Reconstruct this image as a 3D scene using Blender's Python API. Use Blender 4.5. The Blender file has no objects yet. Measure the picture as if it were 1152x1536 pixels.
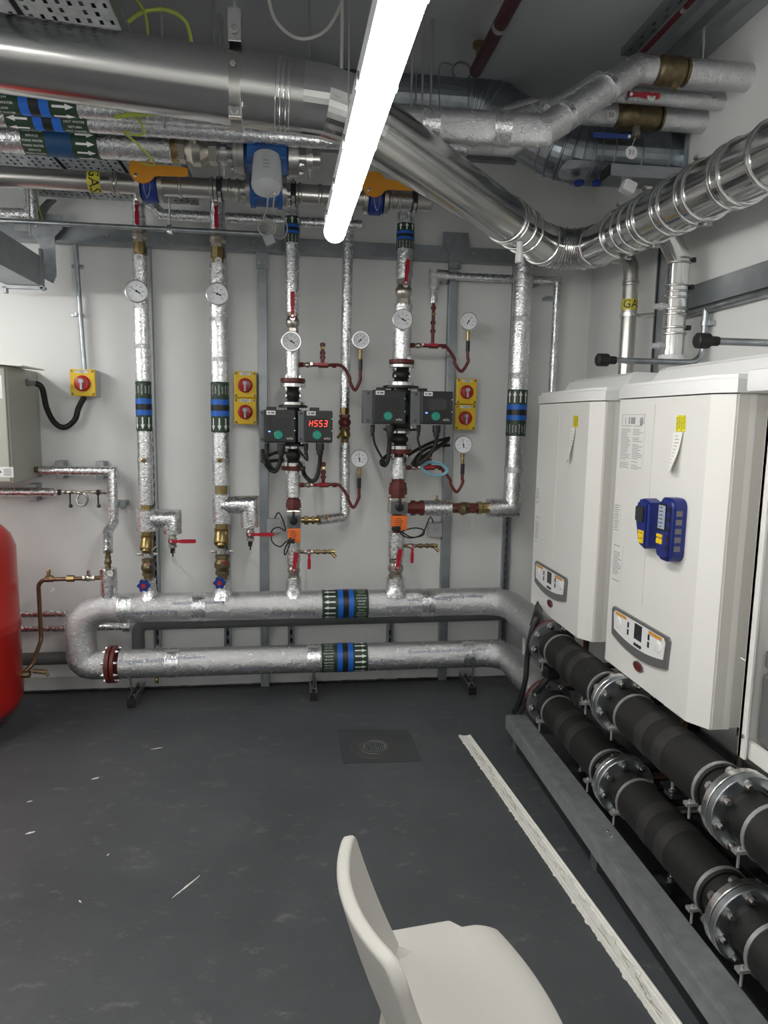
import bpy, bmesh, math, random
from mathutils import Vector, Matrix
random.seed(7)
PI = math.pi
S = bpy.context.scene
COL = S.collection
V = Vector

# ---------------------------------------------------------------- camera
F_PX, CAM_H = 1024.0, 1.55
def _n(x, y): return V((x-576, -(y-768), -F_PX)).normalized()
_dep = _n(440, 629)
_up = -_n(450, 7500); _up = (_up - _dep*_up.dot(_dep)).normalized()
_rt = _dep.cross(_up)
RM = Matrix((_rt, _dep, _up))
CAM = V((0, 0, CAM_H))
cam = bpy.data.cameras.new('camera'); camo = bpy.data.objects.new('camera', cam); COL.objects.link(camo)
cam.sensor_fit = 'VERTICAL'; cam.sensor_height = 36.0; cam.lens = 36.0*F_PX/1536
cam.clip_start = 0.05
camo.matrix_world = Matrix.Translation(CAM) @ RM.to_4x4()
S.camera = camo
def ray(px, py): return RM @ V((px-576, -(py-768), -F_PX))
def on(ax, px, py, val):
    d = ray(px, py); o = val - CAM[ax]
    return CAM + d*(o/d[ax])
def X(px, py, v): return on(0, px, py, v)
def Y(px, py, v): return on(1, px, py, v)
def Z(px, py, v): return on(2, px, py, v)
def k(p): return (p-CAM).dot(RM @ V((0, 0, -1)))/F_PX       # metres per photo pixel at a point

# ---------------------------------------------------------------- world, light, exposure
w = bpy.data.worlds.new('world'); S.world = w; w.use_nodes = True
w.node_tree.nodes['Background'].inputs[0].default_value = (.9, .95, 1, 1)
w.node_tree.nodes['Background'].inputs[1].default_value = 0.05
S.view_settings.view_transform = 'Standard'; S.view_settings.look = 'None'
S.view_settings.exposure = 1.62; S.view_settings.gamma = 1.0; S.view_settings.use_curve_mapping = False
LAMP = 17.0

# ---------------------------------------------------------------- materials
MATS = {}
def mat(name, col, rough=.5, metal=0., bump=0., bscale=60., var=0., vscale=8., emit=0., spec=None, trans=0., coat=0.):
    if name in MATS: return MATS[name]
    m = bpy.data.materials.new(name); m.use_nodes = True; MATS[name] = m
    nt = m.node_tree; b = nt.nodes['Principled BSDF']; L = nt.links.new
    c = (col[0], col[1], col[2], 1)
    b.inputs['Base Color'].default_value = c; b.inputs['Roughness'].default_value = rough
    b.inputs['Metallic'].default_value = metal
    if spec is not None: b.inputs['Specular IOR Level'].default_value = spec
    if trans: b.inputs['Transmission Weight'].default_value = trans
    if coat: b.inputs['Coat Weight'].default_value = coat
    if emit:
        b.inputs['Emission Color'].default_value = c; b.inputs['Emission Strength'].default_value = emit
    tc = nt.nodes.new('ShaderNodeTexCoord')
    if var:
        n = nt.nodes.new('ShaderNodeTexNoise'); n.inputs['Scale'].default_value = vscale; n.inputs['Detail'].default_value = 6
        L(tc.outputs['Object'], n.inputs['Vector'])
        r = nt.nodes.new('ShaderNodeValToRGB')
        r.color_ramp.elements[0].position = .3; r.color_ramp.elements[1].position = .7
        r.color_ramp.elements[0].color = (*[max(0, v*(1-var)) for v in col], 1)
        r.color_ramp.elements[1].color = (*[min(1, v*(1+var)) for v in col], 1)
        L(n.outputs['Fac'], r.inputs[0]); L(r.outputs[0], b.inputs['Base Color'])
    if bump:
        n = nt.nodes.new('ShaderNodeTexNoise'); n.inputs['Scale'].default_value = bscale; n.inputs['Detail'].default_value = 4
        L(tc.outputs['Object'], n.inputs['Vector'])
        u = nt.nodes.new('ShaderNodeBump'); u.inputs['Strength'].default_value = bump; u.inputs['Distance'].default_value = .01
        L(n.outputs['Fac'], u.inputs['Height']); L(u.outputs[0], b.inputs['Normal'])
    return m

def foil_mat():
    m = mat('foil', (.8, .81, .82), .2, 1.0)
    nt = m.node_tree; b = nt.nodes['Principled BSDF']; L = nt.links.new
    tc = nt.nodes.new('ShaderNodeTexCoord')
    v = nt.nodes.new('ShaderNodeTexVoronoi'); v.inputs['Scale'].default_value = 95
    n = nt.nodes.new('ShaderNodeTexNoise'); n.inputs['Scale'].default_value = 42; n.inputs['Detail'].default_value = 8; n.inputs['Roughness'].default_value = .65
    L(tc.outputs['Object'], v.inputs['Vector']); L(tc.outputs['Object'], n.inputs['Vector'])
    mx = nt.nodes.new('ShaderNodeMath'); mx.operation = 'MULTIPLY_ADD'; mx.inputs[1].default_value = .45
    L(v.outputs['Distance'], mx.inputs[0]); L(n.outputs['Fac'], mx.inputs[2])
    u = nt.nodes.new('ShaderNodeBump'); u.inputs['Strength'].default_value = .36; u.inputs['Distance'].default_value = .007
    L(mx.outputs[0], u.inputs['Height']); L(u.outputs[0], b.inputs['Normal'])
    r = nt.nodes.new('ShaderNodeMapRange'); r.inputs['To Min'].default_value = .13; r.inputs['To Max'].default_value = .4
    L(n.outputs['Fac'], r.inputs['Value']); L(r.outputs[0], b.inputs['Roughness'])
    return m
FOIL = foil_mat()
def foil_smooth():
    m = mat('foil_header', (.74, .75, .76), .27, 1.0)
    nt = m.node_tree; b = nt.nodes['Principled BSDF']; L = nt.links.new
    tc = nt.nodes.new('ShaderNodeTexCoord')
    n = nt.nodes.new('ShaderNodeTexNoise'); n.inputs['Scale'].default_value = 30; n.inputs['Detail'].default_value = 9; n.inputs['Roughness'].default_value = .75
    L(tc.outputs['Object'], n.inputs['Vector'])
    u = nt.nodes.new('ShaderNodeBump'); u.inputs['Strength'].default_value = .7; u.inputs['Distance'].default_value = .014
    L(n.outputs['Fac'], u.inputs['Height']); L(u.outputs[0], b.inputs['Normal'])
    r = nt.nodes.new('ShaderNodeMapRange'); r.inputs['To Min'].default_value = .14; r.inputs['To Max'].default_value = .36
    L(n.outputs['Fac'], r.inputs['Value']); L(r.outputs[0], b.inputs['Roughness'])
    return m
FOILH = foil_smooth()
FOIL_R = FOILH
STAIN = mat('stainless', (.58, .575, .56), .2, 1.0, bump=.03, bscale=9, var=.06, vscale=5)
STAIN2 = mat('stainless_bright', (.7, .7, .69), .13, 1.0)
STAIND = mat('stainless_dull', (.55, .54, .51), .3, 1.0)
GALV = mat('galvanised', (.42, .45, .47), .38, 1.0, var=.18, vscale=25)
RAILM = mat('rail_galvanised', (.3, .315, .32), .5, .55, var=.14, vscale=24)
GALVD = mat('galvanised_duct', (.34, .38, .41), .33, 1.0, var=.15, vscale=20)
STEELP = mat('grey_steel', (.33, .355, .37), .42, .75, var=.1, vscale=12)
ZINC = mat('zinc', (.72, .72, .7), .25, 1.0)
CLIPM = mat('clip_zinc', (.5, .5, .49), .38, .7)
ROD = mat('rod_steel', (.5, .5, .5), .4, 1.0)
BRASS = mat('brass', (.36, .27, .12), .34, 1.0, var=.2, vscale=40)
BRONZE = mat('bronze_aged', (.21, .165, .095), .42, .9, var=.25, vscale=40)
NICKEL = mat('nickel', (.5, .47, .41), .3, 1.0)
COPPER = mat('copper', (.22, .125, .08), .38, .9, var=.2, vscale=30)
REDOX = mat('red_oxide', (.125, .022, .018), .42, .1)
REDL = mat('red_lever', (.4, .008, .025), .35)
RED = mat('red_paint', (.5, .012, .008), .3, coat=.4)
REDKNOB = mat('red_knob', (.45, .02, .02), .35)
YEL = mat('yellow_plastic', (.85, .57, .01), .4)
YELG = mat('gas_yellow', (.9, .8, .02), .5)
YELO = mat('olive_yellow', (.62, .55, .06), .5)
ORG = mat('orange_plastic', (.85, .17, .02), .45)
AMB = mat('amber_lever', (.72, .3, .025), .45)
BLUEV = mat('blue_valve', (.015, .1, .33), .4)
BLUEW = mat('blue_wheel', (.01, .035, .22), .35)
BLUED = mat('blue_device', (.009, .02, .16), .42)
BLUEB = mat('blue_band', (.012, .13, .55), .45)
BLUEN = mat('navy_band', (.008, .055, .14), .45)
GREEN = mat('green_band', (.018, .045, .022), .45)
BLK = mat('black_plastic', (.012, .012, .013), .42)
BLKM = mat('black_box', (.02, .022, .024), .38)
RUB = mat('black_rubber', (.01, .01, .01), .55)
INSB = mat('black_insulation', (.0085, .0082, .008), .62, bump=.12, bscale=90, var=.3, vscale=6)
TAPE = mat('insulation_tape', (.026, .025, .024), .5, bump=.1, bscale=60)
HEAT = mat('heatsink_grey', (.13, .14, .15), .45, .3)
GREYP = mat('grey_plastic', (.12, .13, .13), .45)
GREYL = mat('light_grey_plastic', (.5, .52, .53), .5)
BEZ = mat('bezel_grey', (.17, .17, .17), .4, .3)
WHT = mat('white_plastic', (.8, .8, .79), .4)
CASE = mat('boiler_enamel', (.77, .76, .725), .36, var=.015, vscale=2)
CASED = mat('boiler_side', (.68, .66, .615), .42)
CHAIR = mat('chair_plastic', (.52, .505, .465), .48, bump=.04, bscale=500)
CAB = mat('cabinet_beige', (.42, .415, .37), .45)
PAPER = mat('paper', (.85, .84, .78), .8)
INK = mat('ink', (.05, .05, .06), .7)
INKG = mat('grey_ink', (.32, .32, .33), .7)
INKB = mat('blue_grey_print', (.2, .22, .3), .5, .5)
GAUGEM = mat('gauge_case', (.62, .62, .62), .3, 1.0)
DIAL = mat('dial_white', (.78, .8, .82), .5)
GLASS = mat('screen_dark', (.025, .025, .027), .12)
LCD = mat('lcd', (.35, .4, .5), .3)
LED = mat('red_led', (1, .05, .03), .5, emit=.9)
LEDB = mat('blue_led', (.1, .25, 1), .5, emit=1)
TEAL = mat('teal_button', (.02, .3, .22), .4)
LBLUE = mat('pale_blue_hose', (.25, .5, .62), .4)
WCAB = mat('white_cable', (.6, .6, .57), .5)
GYC = mat('earth_cable', (.33, .42, .06), .5)
SPRK = mat('sprinkler_red', (.045, .009, .013), .45)
LIGHT = mat('lamp_diffuser', (1, .99, .96), .4, emit=LAMP)

def floor_mat():
    m = mat('floor_paint', (.05, .053, .058), .46)
    nt = m.node_tree; b = nt.nodes['Principled BSDF']; L = nt.links.new
    tc = nt.nodes.new('ShaderNodeTexCoord')
    n = nt.nodes.new('ShaderNodeTexNoise'); n.inputs['Scale'].default_value = 1.6; n.inputs['Detail'].default_value = 9; n.inputs['Roughness'].default_value = .62
    L(tc.outputs['Object'], n.inputs['Vector'])
    r = nt.nodes.new('ShaderNodeValToRGB'); e = r.color_ramp.elements
    e[0].position = .3; e[0].color = (.05, .054, .059, 1); e[1].position = .72; e[1].color = (.088, .091, .097, 1)
    L(n.outputs['Fac'], r.inputs[0])
    # fine pale scuffs
    mp = nt.nodes.new('ShaderNodeMapping'); mp.inputs['Rotation'].default_value = (0, 0, .6); mp.inputs['Scale'].default_value = (4, 7, 1)
    L(tc.outputs['Object'], mp.inputs['Vector'])
    s = nt.nodes.new('ShaderNodeTexNoise'); s.inputs['Scale'].default_value = 2.6; s.inputs['Detail'].default_value = 10; s.inputs['Roughness'].default_value = .75
    L(mp.outputs[0], s.inputs['Vector'])
    sr = nt.nodes.new('ShaderNodeValToRGB'); sr.color_ramp.elements[0].position = .57; sr.color_ramp.elements[1].position = .84
    L(s.outputs['Fac'], sr.inputs[0])
    g = nt.nodes.new('ShaderNodeTexNoise'); g.inputs['Scale'].default_value = 160; g.inputs['Detail'].default_value = 3
    L(tc.outputs['Object'], g.inputs['Vector'])
    gr = nt.nodes.new('ShaderNodeValToRGB'); gr.color_ramp.elements[0].position = .66; gr.color_ramp.elements[1].position = .85
    L(g.outputs['Fac'], gr.inputs[0])
    ad = nt.nodes.new('ShaderNodeMath'); ad.operation = 'MAXIMUM'; L(sr.outputs[0], ad.inputs[0]); L(gr.outputs[0], ad.inputs[1])
    ml = nt.nodes.new('ShaderNodeMath'); ml.operation = 'MULTIPLY'; ml.inputs[1].default_value = .95; L(ad.outputs[0], ml.inputs[0])
    mx = nt.nodes.new('ShaderNodeMixRGB'); mx.inputs[2].default_value = (.24, .237, .228, 1)
    L(ml.outputs[0], mx.inputs[0]); L(r.outputs[0], mx.inputs[1]); L(mx.outputs[0], b.inputs['Base Color'])
    u = nt.nodes.new('ShaderNodeBump'); u.inputs['Strength'].default_value = .08; u.inputs['Distance'].default_value = .004
    L(g.outputs['Fac'], u.inputs['Height']); L(u.outputs[0], b.inputs['Normal'])
    return m
FLOOR = floor_mat()
WALL = mat('wall_white', (.8, .805, .79), .55, bump=.03, bscale=160, var=.025, vscale=2.5)
CEIL = mat('ceiling_grey', (.36, .37, .39), .7, var=.04, vscale=2)

# ---------------------------------------------------------------- object helpers
WPOS = {}
def thing(name, label, cat, loc, group=None):
    o = bpy.data.objects.new(name, None); o.empty_display_size = .05; COL.objects.link(o)
    o.location = loc; WPOS[o.name] = V(loc); o['label'] = label; o['category'] = cat
    if group: o['group'] = group
    return o
STUFF = {'slots', 'bolts', 'flange_bolts', 'rivets', 'bolt_heads', 'screws', 'front_screws', 'casing_bolts', 'grating_slots', 'torn_marks', 'wall_clips', 'fittings', 'scale_marks', 'arrows', 'lettering', 'print_lines', 'band_latch', 'bracket', 'brass_fittings', 'caps', 'fasteners', 'sampling_ports', 'readout', 'maker_print', 'label_print', 'red_digits', 'cover_print', 'lid_print', 'side_windows', 'side_ports', 'yellow_keys', 'buttons', 'orange_strip', 'printed_diagram', 'label_sheets', 'handwriting', 'sticker_marks', 'head_print', 'keypad_marks', 'brass_nut', 'channel', 'tray_bed', 'hanger_strap', 'rail', 'clamp_ring', 'hose_clip', 'vent_pipe'}
def obj(name, bm, m, parent=None, smooth=True, label=None, cat=None, group=None, kind=None):
    me = bpy.data.meshes.new(name)
    if len(bm.verts):
        lo = V((min(v.co[i] for v in bm.verts) for i in range(3))); hi = V((max(v.co[i] for v in bm.verts) for i in range(3)))
        c = (lo+hi)/2
        if parent is None: c.z = lo.z
        bmesh.ops.translate(bm, verts=bm.verts, vec=-c)
    else: c = V((0, 0, 0))
    bmesh.ops.recalc_face_normals(bm, faces=bm.faces)
    if smooth:
        for f in bm.faces: f.smooth = True
        for e in bm.edges:
            if len(e.link_faces) == 2 and e.link_faces[0].normal.angle(e.link_faces[1].normal, 0) > .6: e.smooth = False
    bm.to_mesh(me); bm.free()
    me.materials.append(m)
    o = bpy.data.objects.new(name, me); COL.objects.link(o)
    WPOS[o.name] = c.copy()
    if parent:
        o.parent = parent; o.location = c - WPOS[parent.name]
    else: o.location = c
    if label: o['label'] = label
    if cat: o['category'] = cat
    if group: o['group'] = group
    if name in STUFF and parent: kind = 'stuff'
    if kind: o['kind'] = kind
    return o
def NB(): return bmesh.new()
def basis(d):
    d = d.normalized(); a = V((0, 0, 1)) if abs(d.z) < .9 else V((0, -1, 0))
    u = d.cross(a).normalized(); v = u.cross(d).normalized()
    return d, u, v
def loft(bm, rings, c0=True, c1=True, closed=False):
    vs = [[bm.verts.new(p) for p in r] for r in rings]
    n = len(vs[0]); m = len(vs)
    for i in range(m if closed else m-1):
        a, b = vs[i], vs[(i+1) % m]
        for j in range(n):
            bm.faces.new((a[j], a[(j+1) % n], b[(j+1) % n], b[j]))
    if not closed:
        if c0: bm.faces.new(list(reversed(vs[0])))
        if c1: bm.faces.new(vs[-1])
    return vs
def lathe(bm, p, d, prof, seg=20):
    d, u, v = basis(V(d)); p = V(p)
    rings = []
    for t, r in prof:
        r = max(r, .0003)
        rings.append([p + d*t + (u*math.cos(2*PI*j/seg) + v*math.sin(2*PI*j/seg))*r for j in range(seg)])
    loft(bm, rings)
def cyl(bm, a, b, r, seg=16, r2=None, bev=0):
    a = V(a); b = V(b); L = (b-a).length; r2 = r if r2 is None else r2
    pr = [(0, r), (L, r2)] if not bev else [(0, r-bev), (bev, r), (L-bev, r2), (L, r2-bev)]
    lathe(bm, a, b-a, pr, seg)
def fillet(pts, R, n=6):
    pts = [V(p) for p in pts]; out = [pts[0]]
    for i in range(1, len(pts)-1):
        p = pts[i]; a = (pts[i-1]-p); b = (pts[i+1]-p); la, lb = a.length, b.length; a.normalize(); b.normalize()
        ang = PI - a.angle(b)
        if ang < .02: out.append(p); continue
        rr = R[i-1] if isinstance(R, (list, tuple)) else R
        t = min(rr*math.tan(ang/2), la*.48, lb*.48); r = t/math.tan(ang/2)
        bis = (a+b).normalized(); c = p + bis*(r/math.cos(ang/2))
        s = (p + a*t - c); e = (p + b*t - c)
        ax = s.cross(e).normalized()
        for j in range(n+1): out.append(c + Matrix.Rotation(ang*j/n, 3, ax) @ s)
    out.append(pts[-1]); return out
def tube(bm, pts, r, seg=14, caps=True, rs=None):
    pts = [V(p) for p in pts]; q = [pts[0]]
    for p in pts[1:]:
        if (p-q[-1]).length > 1e-5: q.append(p)
    pts = q; n = len(pts)
    d0, u, v = basis(pts[1]-pts[0]); rings = []
    pd = d0
    for i, p in enumerate(pts):
        if i == 0: t = (pts[1]-p).normalized(); sc = 1
        elif i == n-1: t = (p-pts[i-1]).normalized(); sc = 1
        else:
            a = (p-pts[i-1]).normalized(); b = (pts[i+1]-p).normalized(); t = (a+b).normalized()
            sc = 1/max(.35, t.dot(a))
        q = pd.rotation_difference(t); u = q @ u; v = q @ v; pd = t
        rr = rs[i] if rs else r
        if 0 < i < n-1 and sc > 1.001:
            ax = a.cross(b).normalized(); out = ax.cross(t)
        ring = []
        for j in range(seg):
            o = u*math.cos(2*PI*j/seg) + v*math.sin(2*PI*j/seg)
            if 0 < i < n-1 and sc > 1.001: o = o + out*(o.dot(out)*(sc-1))
            ring.append(p + o*rr)
        rings.append(ring)
    loft(bm, rings, caps, caps)
def smooth_path(pts, n=8):
    pts = [V(p) for p in pts]; P = [pts[0]*2-pts[1]] + pts + [pts[-1]*2-pts[-2]]; out = []
    for i in range(1, len(P)-2):
        a, b, c, d = P[i-1], P[i], P[i+1], P[i+2]
        for j in range(n):
            t = j/n
            out.append(.5*((2*b) + (c-a)*t + (2*a-5*b+4*c-d)*t*t + (3*b-a-3*c+d)*t**3))
    out.append(pts[-1]); return out
def box(bm, c, s, R=None, bev=0):
    c = V(c); R = R or Matrix.Identity(3)
    g = bmesh.ops.create_cube(bm, size=1)['verts']
    for v in g: v.co = c + R @ V((v.co.x*s[0], v.co.y*s[1], v.co.z*s[2]))
    if bev:
        es = list({e for v in g for e in v.link_edges})
        bmesh.ops.bevel(bm, geom=es, offset=bev, segments=2, profile=.6, affect='EDGES', clamp_overlap=True)
def frame(x, y, z=None):
    x = V(x).normalized(); y = V(y).normalized(); z = x.cross(y).normalized(); y = z.cross(x)
    return Matrix((x, y, z)).transposed()
def prism(bm, poly, org, R, h):
    org = V(org)
    a = [bm.verts.new(org + R @ V((p[0], p[1], 0))) for p in poly]
    b = [bm.verts.new(org + R @ V((p[0], p[1], h))) for p in poly]
    n = len(poly); bm.faces.new(list(reversed(a))); bm.faces.new(b)
    for i in range(n): bm.faces.new((a[i], a[(i+1) % n], b[(i+1) % n], b[i]))
def rrect(w, h, r, n=4):
    out = []
    for cx, cy, a0 in ((w/2-r, h/2-r, 0), (-w/2+r, h/2-r, 90), (-w/2+r, -h/2+r, 180), (w/2-r, -h/2+r, 270)):
        for j in range(n+1):
            a = math.radians(a0+90*j/n); out.append((cx+r*math.cos(a), cy+r*math.sin(a)))
    return out
def ellipse(a, b, n=24): return [(a*math.cos(2*PI*i/n), b*math.sin(2*PI*i/n)) for i in range(n)]
def hexbolt(bm, p, d, r, h, tail=0):
    lathe(bm, p, d, [(0, r), (h*.9, r), (h, r*.85)], 6)
    if tail: lathe(bm, p, d, [(0, r*.5), (h+tail, r*.5)], 6)
_tx = {}
def text_mesh(s, size):
    if s not in _tx:
        cu = bpy.data.curves.new('t', 'FONT'); cu.body = s; cu.size = 1; cu.align_x = 'CENTER'; cu.align_y = 'CENTER'; cu.resolution_u = 2
        o = bpy.data.objects.new('t', cu); COL.objects.link(o)
        dg = bpy.context.evaluated_depsgraph_get(); me = bpy.data.meshes.new_from_object(o.evaluated_get(dg))
        _tx[s] = ([v.co.copy() for v in me.vertices], [tuple(p.vertices) for p in me.polygons])
        bpy.data.objects.remove(o); bpy.data.curves.remove(cu); bpy.data.meshes.remove(me)
    vs, fs = _tx[s]
    return [v*size for v in vs], fs
def put(bm, vs, fs, fn):
    b = [bm.verts.new(fn(v)) for v in vs]
    for f in fs:
        try: bm.faces.new([b[i] for i in f])
        except ValueError: pass
def text_flat(bm, s, size, org, R, sx=1):
    vs, fs = text_mesh(s, size); org = V(org)
    put(bm, vs, fs, lambda v: org + R @ V((v.x*sx, v.y, 0)))
def wrapfn(p, ax, nrm, r, th0=0, flip=False):
    ax = V(ax).normalized(); nrm = V(nrm); nrm = (nrm - ax*nrm.dot(ax)).normalized(); t = nrm.cross(ax); p = V(p)
    sg = -1 if flip else 1
    def fn(v):
        th = th0 + sg*v.y/r
        return p + ax*(v.x*sg) + (nrm*math.cos(th) + t*math.sin(th))*r
    return fn
TOCAM = V((0, -1, 0))
def band(parent, a, b, r, text, arrows_at=1, arrow_dir=1, nrm=TOCAM, navy=False):
    """label sleeve from a to b: lettering at one end, blue-black-blue stripes, arrows at the other"""
    a = V(a); b = V(b); d = (b-a); L = d.length; d.normalize()
    bm = NB(); cyl(bm, a, b, r+.0015, 28); sl = obj('label_band', bm, GREEN, parent, label='dark green label band with white lettering and arrows')
    if navy:
        bm = NB(); cyl(bm, a+d*L*.32, a+d*L*.66, r+.0028, 28); obj('stripe', bm, BLUEN, sl, label='navy blue stripe')
    else:
        for t0, t1, m, lb in ((.34, .45, BLUEB, 'blue stripe'), (.45, .57, BLK, 'black stripe'), (.57, .68, BLUEB, 'blue stripe')):
            bm = NB(); cyl(bm, a+d*L*t0, a+d*L*t1, r+.0026, 28); obj('stripe', bm, m, sl, label=lb)
    # arrows
    ca = .845 if arrows_at else .155; ct = .155 if arrows_at else .845
    al = L*.25; n = max(7, int(2*PI*r/.029))
    bm = NB()
    poly = [(-.5, -.16), (.1, -.16), (.1, -.42), (.5, 0), (.1, .42), (.1, .16), (-.5, .16)]
    for i in range(n):
        vs = [V((x*al*arrow_dir, y*.024, 0)) for x, y in poly]
        put(bm, vs, [tuple(range(7))], wrapfn(a+d*L*ca, d, nrm, r+.0032, 2*PI*i/n))
    obj('arrows', bm, WHT, sl, smooth=False)
    bm = NB(); n = max(5, int(2*PI*r/.016)); ws = text.split('/')
    flip = d.x < -.5 or d.z < -.5
    for i in range(n):
        s = ws[i % len(ws)]
        vs, fs = text_mesh(s, .0125); wd = max(v.x for v in vs)*2; q = min(1, L*.27/max(wd, .001))
        put(bm, [V((v.x*q, v.y*.9, 0)) for v in vs], fs, wrapfn(a+d*L*ct, d, nrm, r+.0032, 2*PI*i/n, flip))
    obj('lettering', bm, WHT, sl, smooth=False)
    return sl
def struct(name, bm, m, parent=None, smooth=False):
    return obj(name, bm, m, parent, smooth, kind=None if parent else 'structure')

# ---------------------------------------------------------------- room shell
WX0, WX1, WY0, WY1, CZ = -2.7, 1.72, -2.4, 3.92, 3.08
def slab(name, c, s, m):
    bm = NB(); box(bm, c, s); return struct(name, bm, m)
cx, cy = (WX0+WX1)/2, (WY0+WY1)/2
slab('floor', (cx, cy, -.05), (WX1-WX0+.2, WY1-WY0+.2, .1), FLOOR)
slab('ceiling', (cx, cy, CZ+.05), (WX1-WX0+.2, WY1-WY0+.2, .1), CEIL)
slab('wall_back', (cx, WY1+.05, CZ/2), (WX1-WX0+.2, .1, CZ), WALL)
slab('wall_right', (WX1+.05, cy, CZ/2), (.1, WY1-WY0, CZ), WALL)
slab('wall_left', (WX0-.05, cy, CZ/2), (.1, WY1-WY0, CZ), WALL)
slab('wall_front', (cx, WY0-.05, CZ/2), (WX1-WX0+.2, .1, CZ), WALL)
slab('baseboard_back', ((-2.6+1.1)/2, WY1-.006, .045), (3.7, .012, .075), mat('skirting', (.55, .555, .55), .5, var=.08))
bm = NB()                                          # rough black sealant bead at the foot of the wall
for i in range(90):
    x = -2.6 + i*.041; box(bm, (x, WY1-.02, .004), (.045, .02+.012*random.random(), .008+.006*random.random()))
struct('trim_1', bm, BLK)

# ---------------------------------------------------------------- light fittings
def batten(x, y0, y1, z, label, slant=0.):
    t = thing('batten_light', label, 'light', (x, (y0+y1)/2, z), 'linear batten lights')
    bm = NB()
    prof = [(-.033, .02), (-.033, .055), (-.022, .066), (.022, .066), (.033, .055), (.033, .02)]
    R = frame((1, 0, 0), (0, 0, 1)); prism(bm, prof, (x, y1, z-.03), R, y1-y0); obj('housing', bm, GREYL, t, smooth=False)
    bm = NB(); pr = [(-.032, .02)] + [(-.032*math.cos(a), -.031*math.sin(a)+.012) for a in [PI*i/10 for i in range(11)]] + [(.032, .02)]
    prism(bm, pr, (x, y1-.02, z-.03), R, y1-y0-.04); obj('diffuser', bm, LIGHT, t)
    for yy in (y0+.008, y1-.008):
        bm = NB(); prism(bm, [(p[0]*1.03, p[1]) for p in pr[1:-1]] + [(.031, .05), (-.031, .05)], (x, yy+.01, z-.03), R, .02); obj('end_cap', bm, LIGHT if yy > 1 else WHT, t)
    n = int((y1-y0)/.26)
    for i in range(n):
        yy = y0 + (i+.5)*(y1-y0)/n
        for sx in (-1, 1):
            bm = NB(); box(bm, (x+sx*.0345, yy, z-.004), (.006, .02, .022)); obj('clip', bm, GREYP, t, False)
    for yy in (y0+.2, y1-.42):
        bm = NB(); cyl(bm, (x, yy, z+.03), (x, yy, CZ), .002, 6); obj('suspension_wire', bm, ROD, t)
    t.rotation_euler.z = slant; t.scale = (1, 1, 1)
    t.location.x += 0
pA = Z(502, 350, 2.13); pB = Z(606, 0, 2.13)
YM = (.35+pA.y)/2
batten(pA.x+(pB.x-pA.x)*(pA.y-YM)/(pA.y-pB.y), .35, pA.y, 2.15, 'glowing white linear batten light hanging below the shiny flue', math.atan((pB.x-pA.x)/(pA.y-pB.y)))
batten(pA.x-.1, -2.0, -.4, 2.45, 'assumed white linear batten light behind the camera, added for its light')  # assumed batten out of view, added to light chair, floor and boilers
batten(-1.9, 1.5, 3.4, 2.2, 'unseen white linear batten light assumed over the left side to light the room')  # unseen batten assumed at the left to light the scene
batten(-1.9, -1.9, -.3, 2.4, 'unseen white linear batten light assumed at the back left to light the room')  # second unseen left batten, also assumed for its light

# ---------------------------------------------------------------- pipe fittings
RY = 3.62
def gauge(px, py, y, rpx, label, needle, stem=None, cat='gauge', grp=None, dark_hub=True):
    c = Y(px, py, y); r = rpx*k(c)
    t = thing('dial_gauge', label, cat, c, grp)
    nrm = (CAM-c); nrm = V((nrm.x*.35, nrm.y, nrm.z*.25)).normalized()
    R = frame(V((0, 0, 1)).cross(nrm), (0, 0, 1)); nz = R @ V((0, 0, 1))
    bm = NB(); lathe(bm, c-nz*.028, nz, [(0, r*.82), (.004, r*.9), (.022, r*.93), (.024, r), (.031, r), (.034, r*.93), (.034, r*.86), (.0285, r*.85)], 32); obj('case', bm, GAUGEM, t)
    bm = NB(); lathe(bm, c-nz*.006, nz, [(0, r*.86), (.007, r*.86)], 32); dial = obj('dial', bm, DIAL, t)
    bm = NB()
    for i in range(25):
        a = math.radians(-135+i*270/24); L = .13 if i % 4 == 0 else .07
        q = R @ V((math.sin(a), math.cos(a), 0)); s = R @ V((math.cos(a), -math.sin(a), 0))
        o = c + nz*.0016 + q*r*(.76-L/2); box(bm, o, (r*.02, r*L, .0005), frame(s, q))
    for i, s in enumerate(('0', '20', '40', '60', '80', '100', '120')):
        a = math.radians(-135+i*45); text_flat(bm, s, r*.17, c+nz*.0018 + R @ V((math.sin(a)*r*.52, math.cos(a)*r*.52, 0)), R)
    obj('scale_marks', bm, INK, dial, False)
    bm = NB(); a = math.radians(needle); q = R @ V((math.sin(a), math.cos(a), 0)); s = R @ V((math.cos(a), -math.sin(a), 0))
    prism(bm, [(-r*.035, -r*.28), (r*.035, -r*.28), (r*.012, r*.68), (-r*.012, r*.68)], c+nz*.002, frame(s, q), .0015)
    lathe(bm, c+nz*.002, nz, [(0, r*.1), (.003, r*.1)], 12)
    box(bm, c+nz*.003-q*r*.25, (r*.12, r*.22, .002), frame(s, q)); obj('needle', bm, BLK, t, False)
    if stem == 'back':
        bm = NB(); cyl(bm, c-nz*.026, (c.x, RY, c.z), .009, 10); obj('stem', bm, BRASS, t)
    if stem == 'down':
        bm = NB(); b = c - V((0, 0, r*.95)) - nz*.015
        lathe(bm, b+V((0, 0, r*.15)), (0, 0, -1), [(0, .006), (.012, .006), (.012, .011), (.03, .011), (.03, .007), (.04, .007), (.04, .01), (.06, .01), (.06, .006), (.072, .006)], 8); obj('stem', bm, BRASS, t)
    return t
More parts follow.
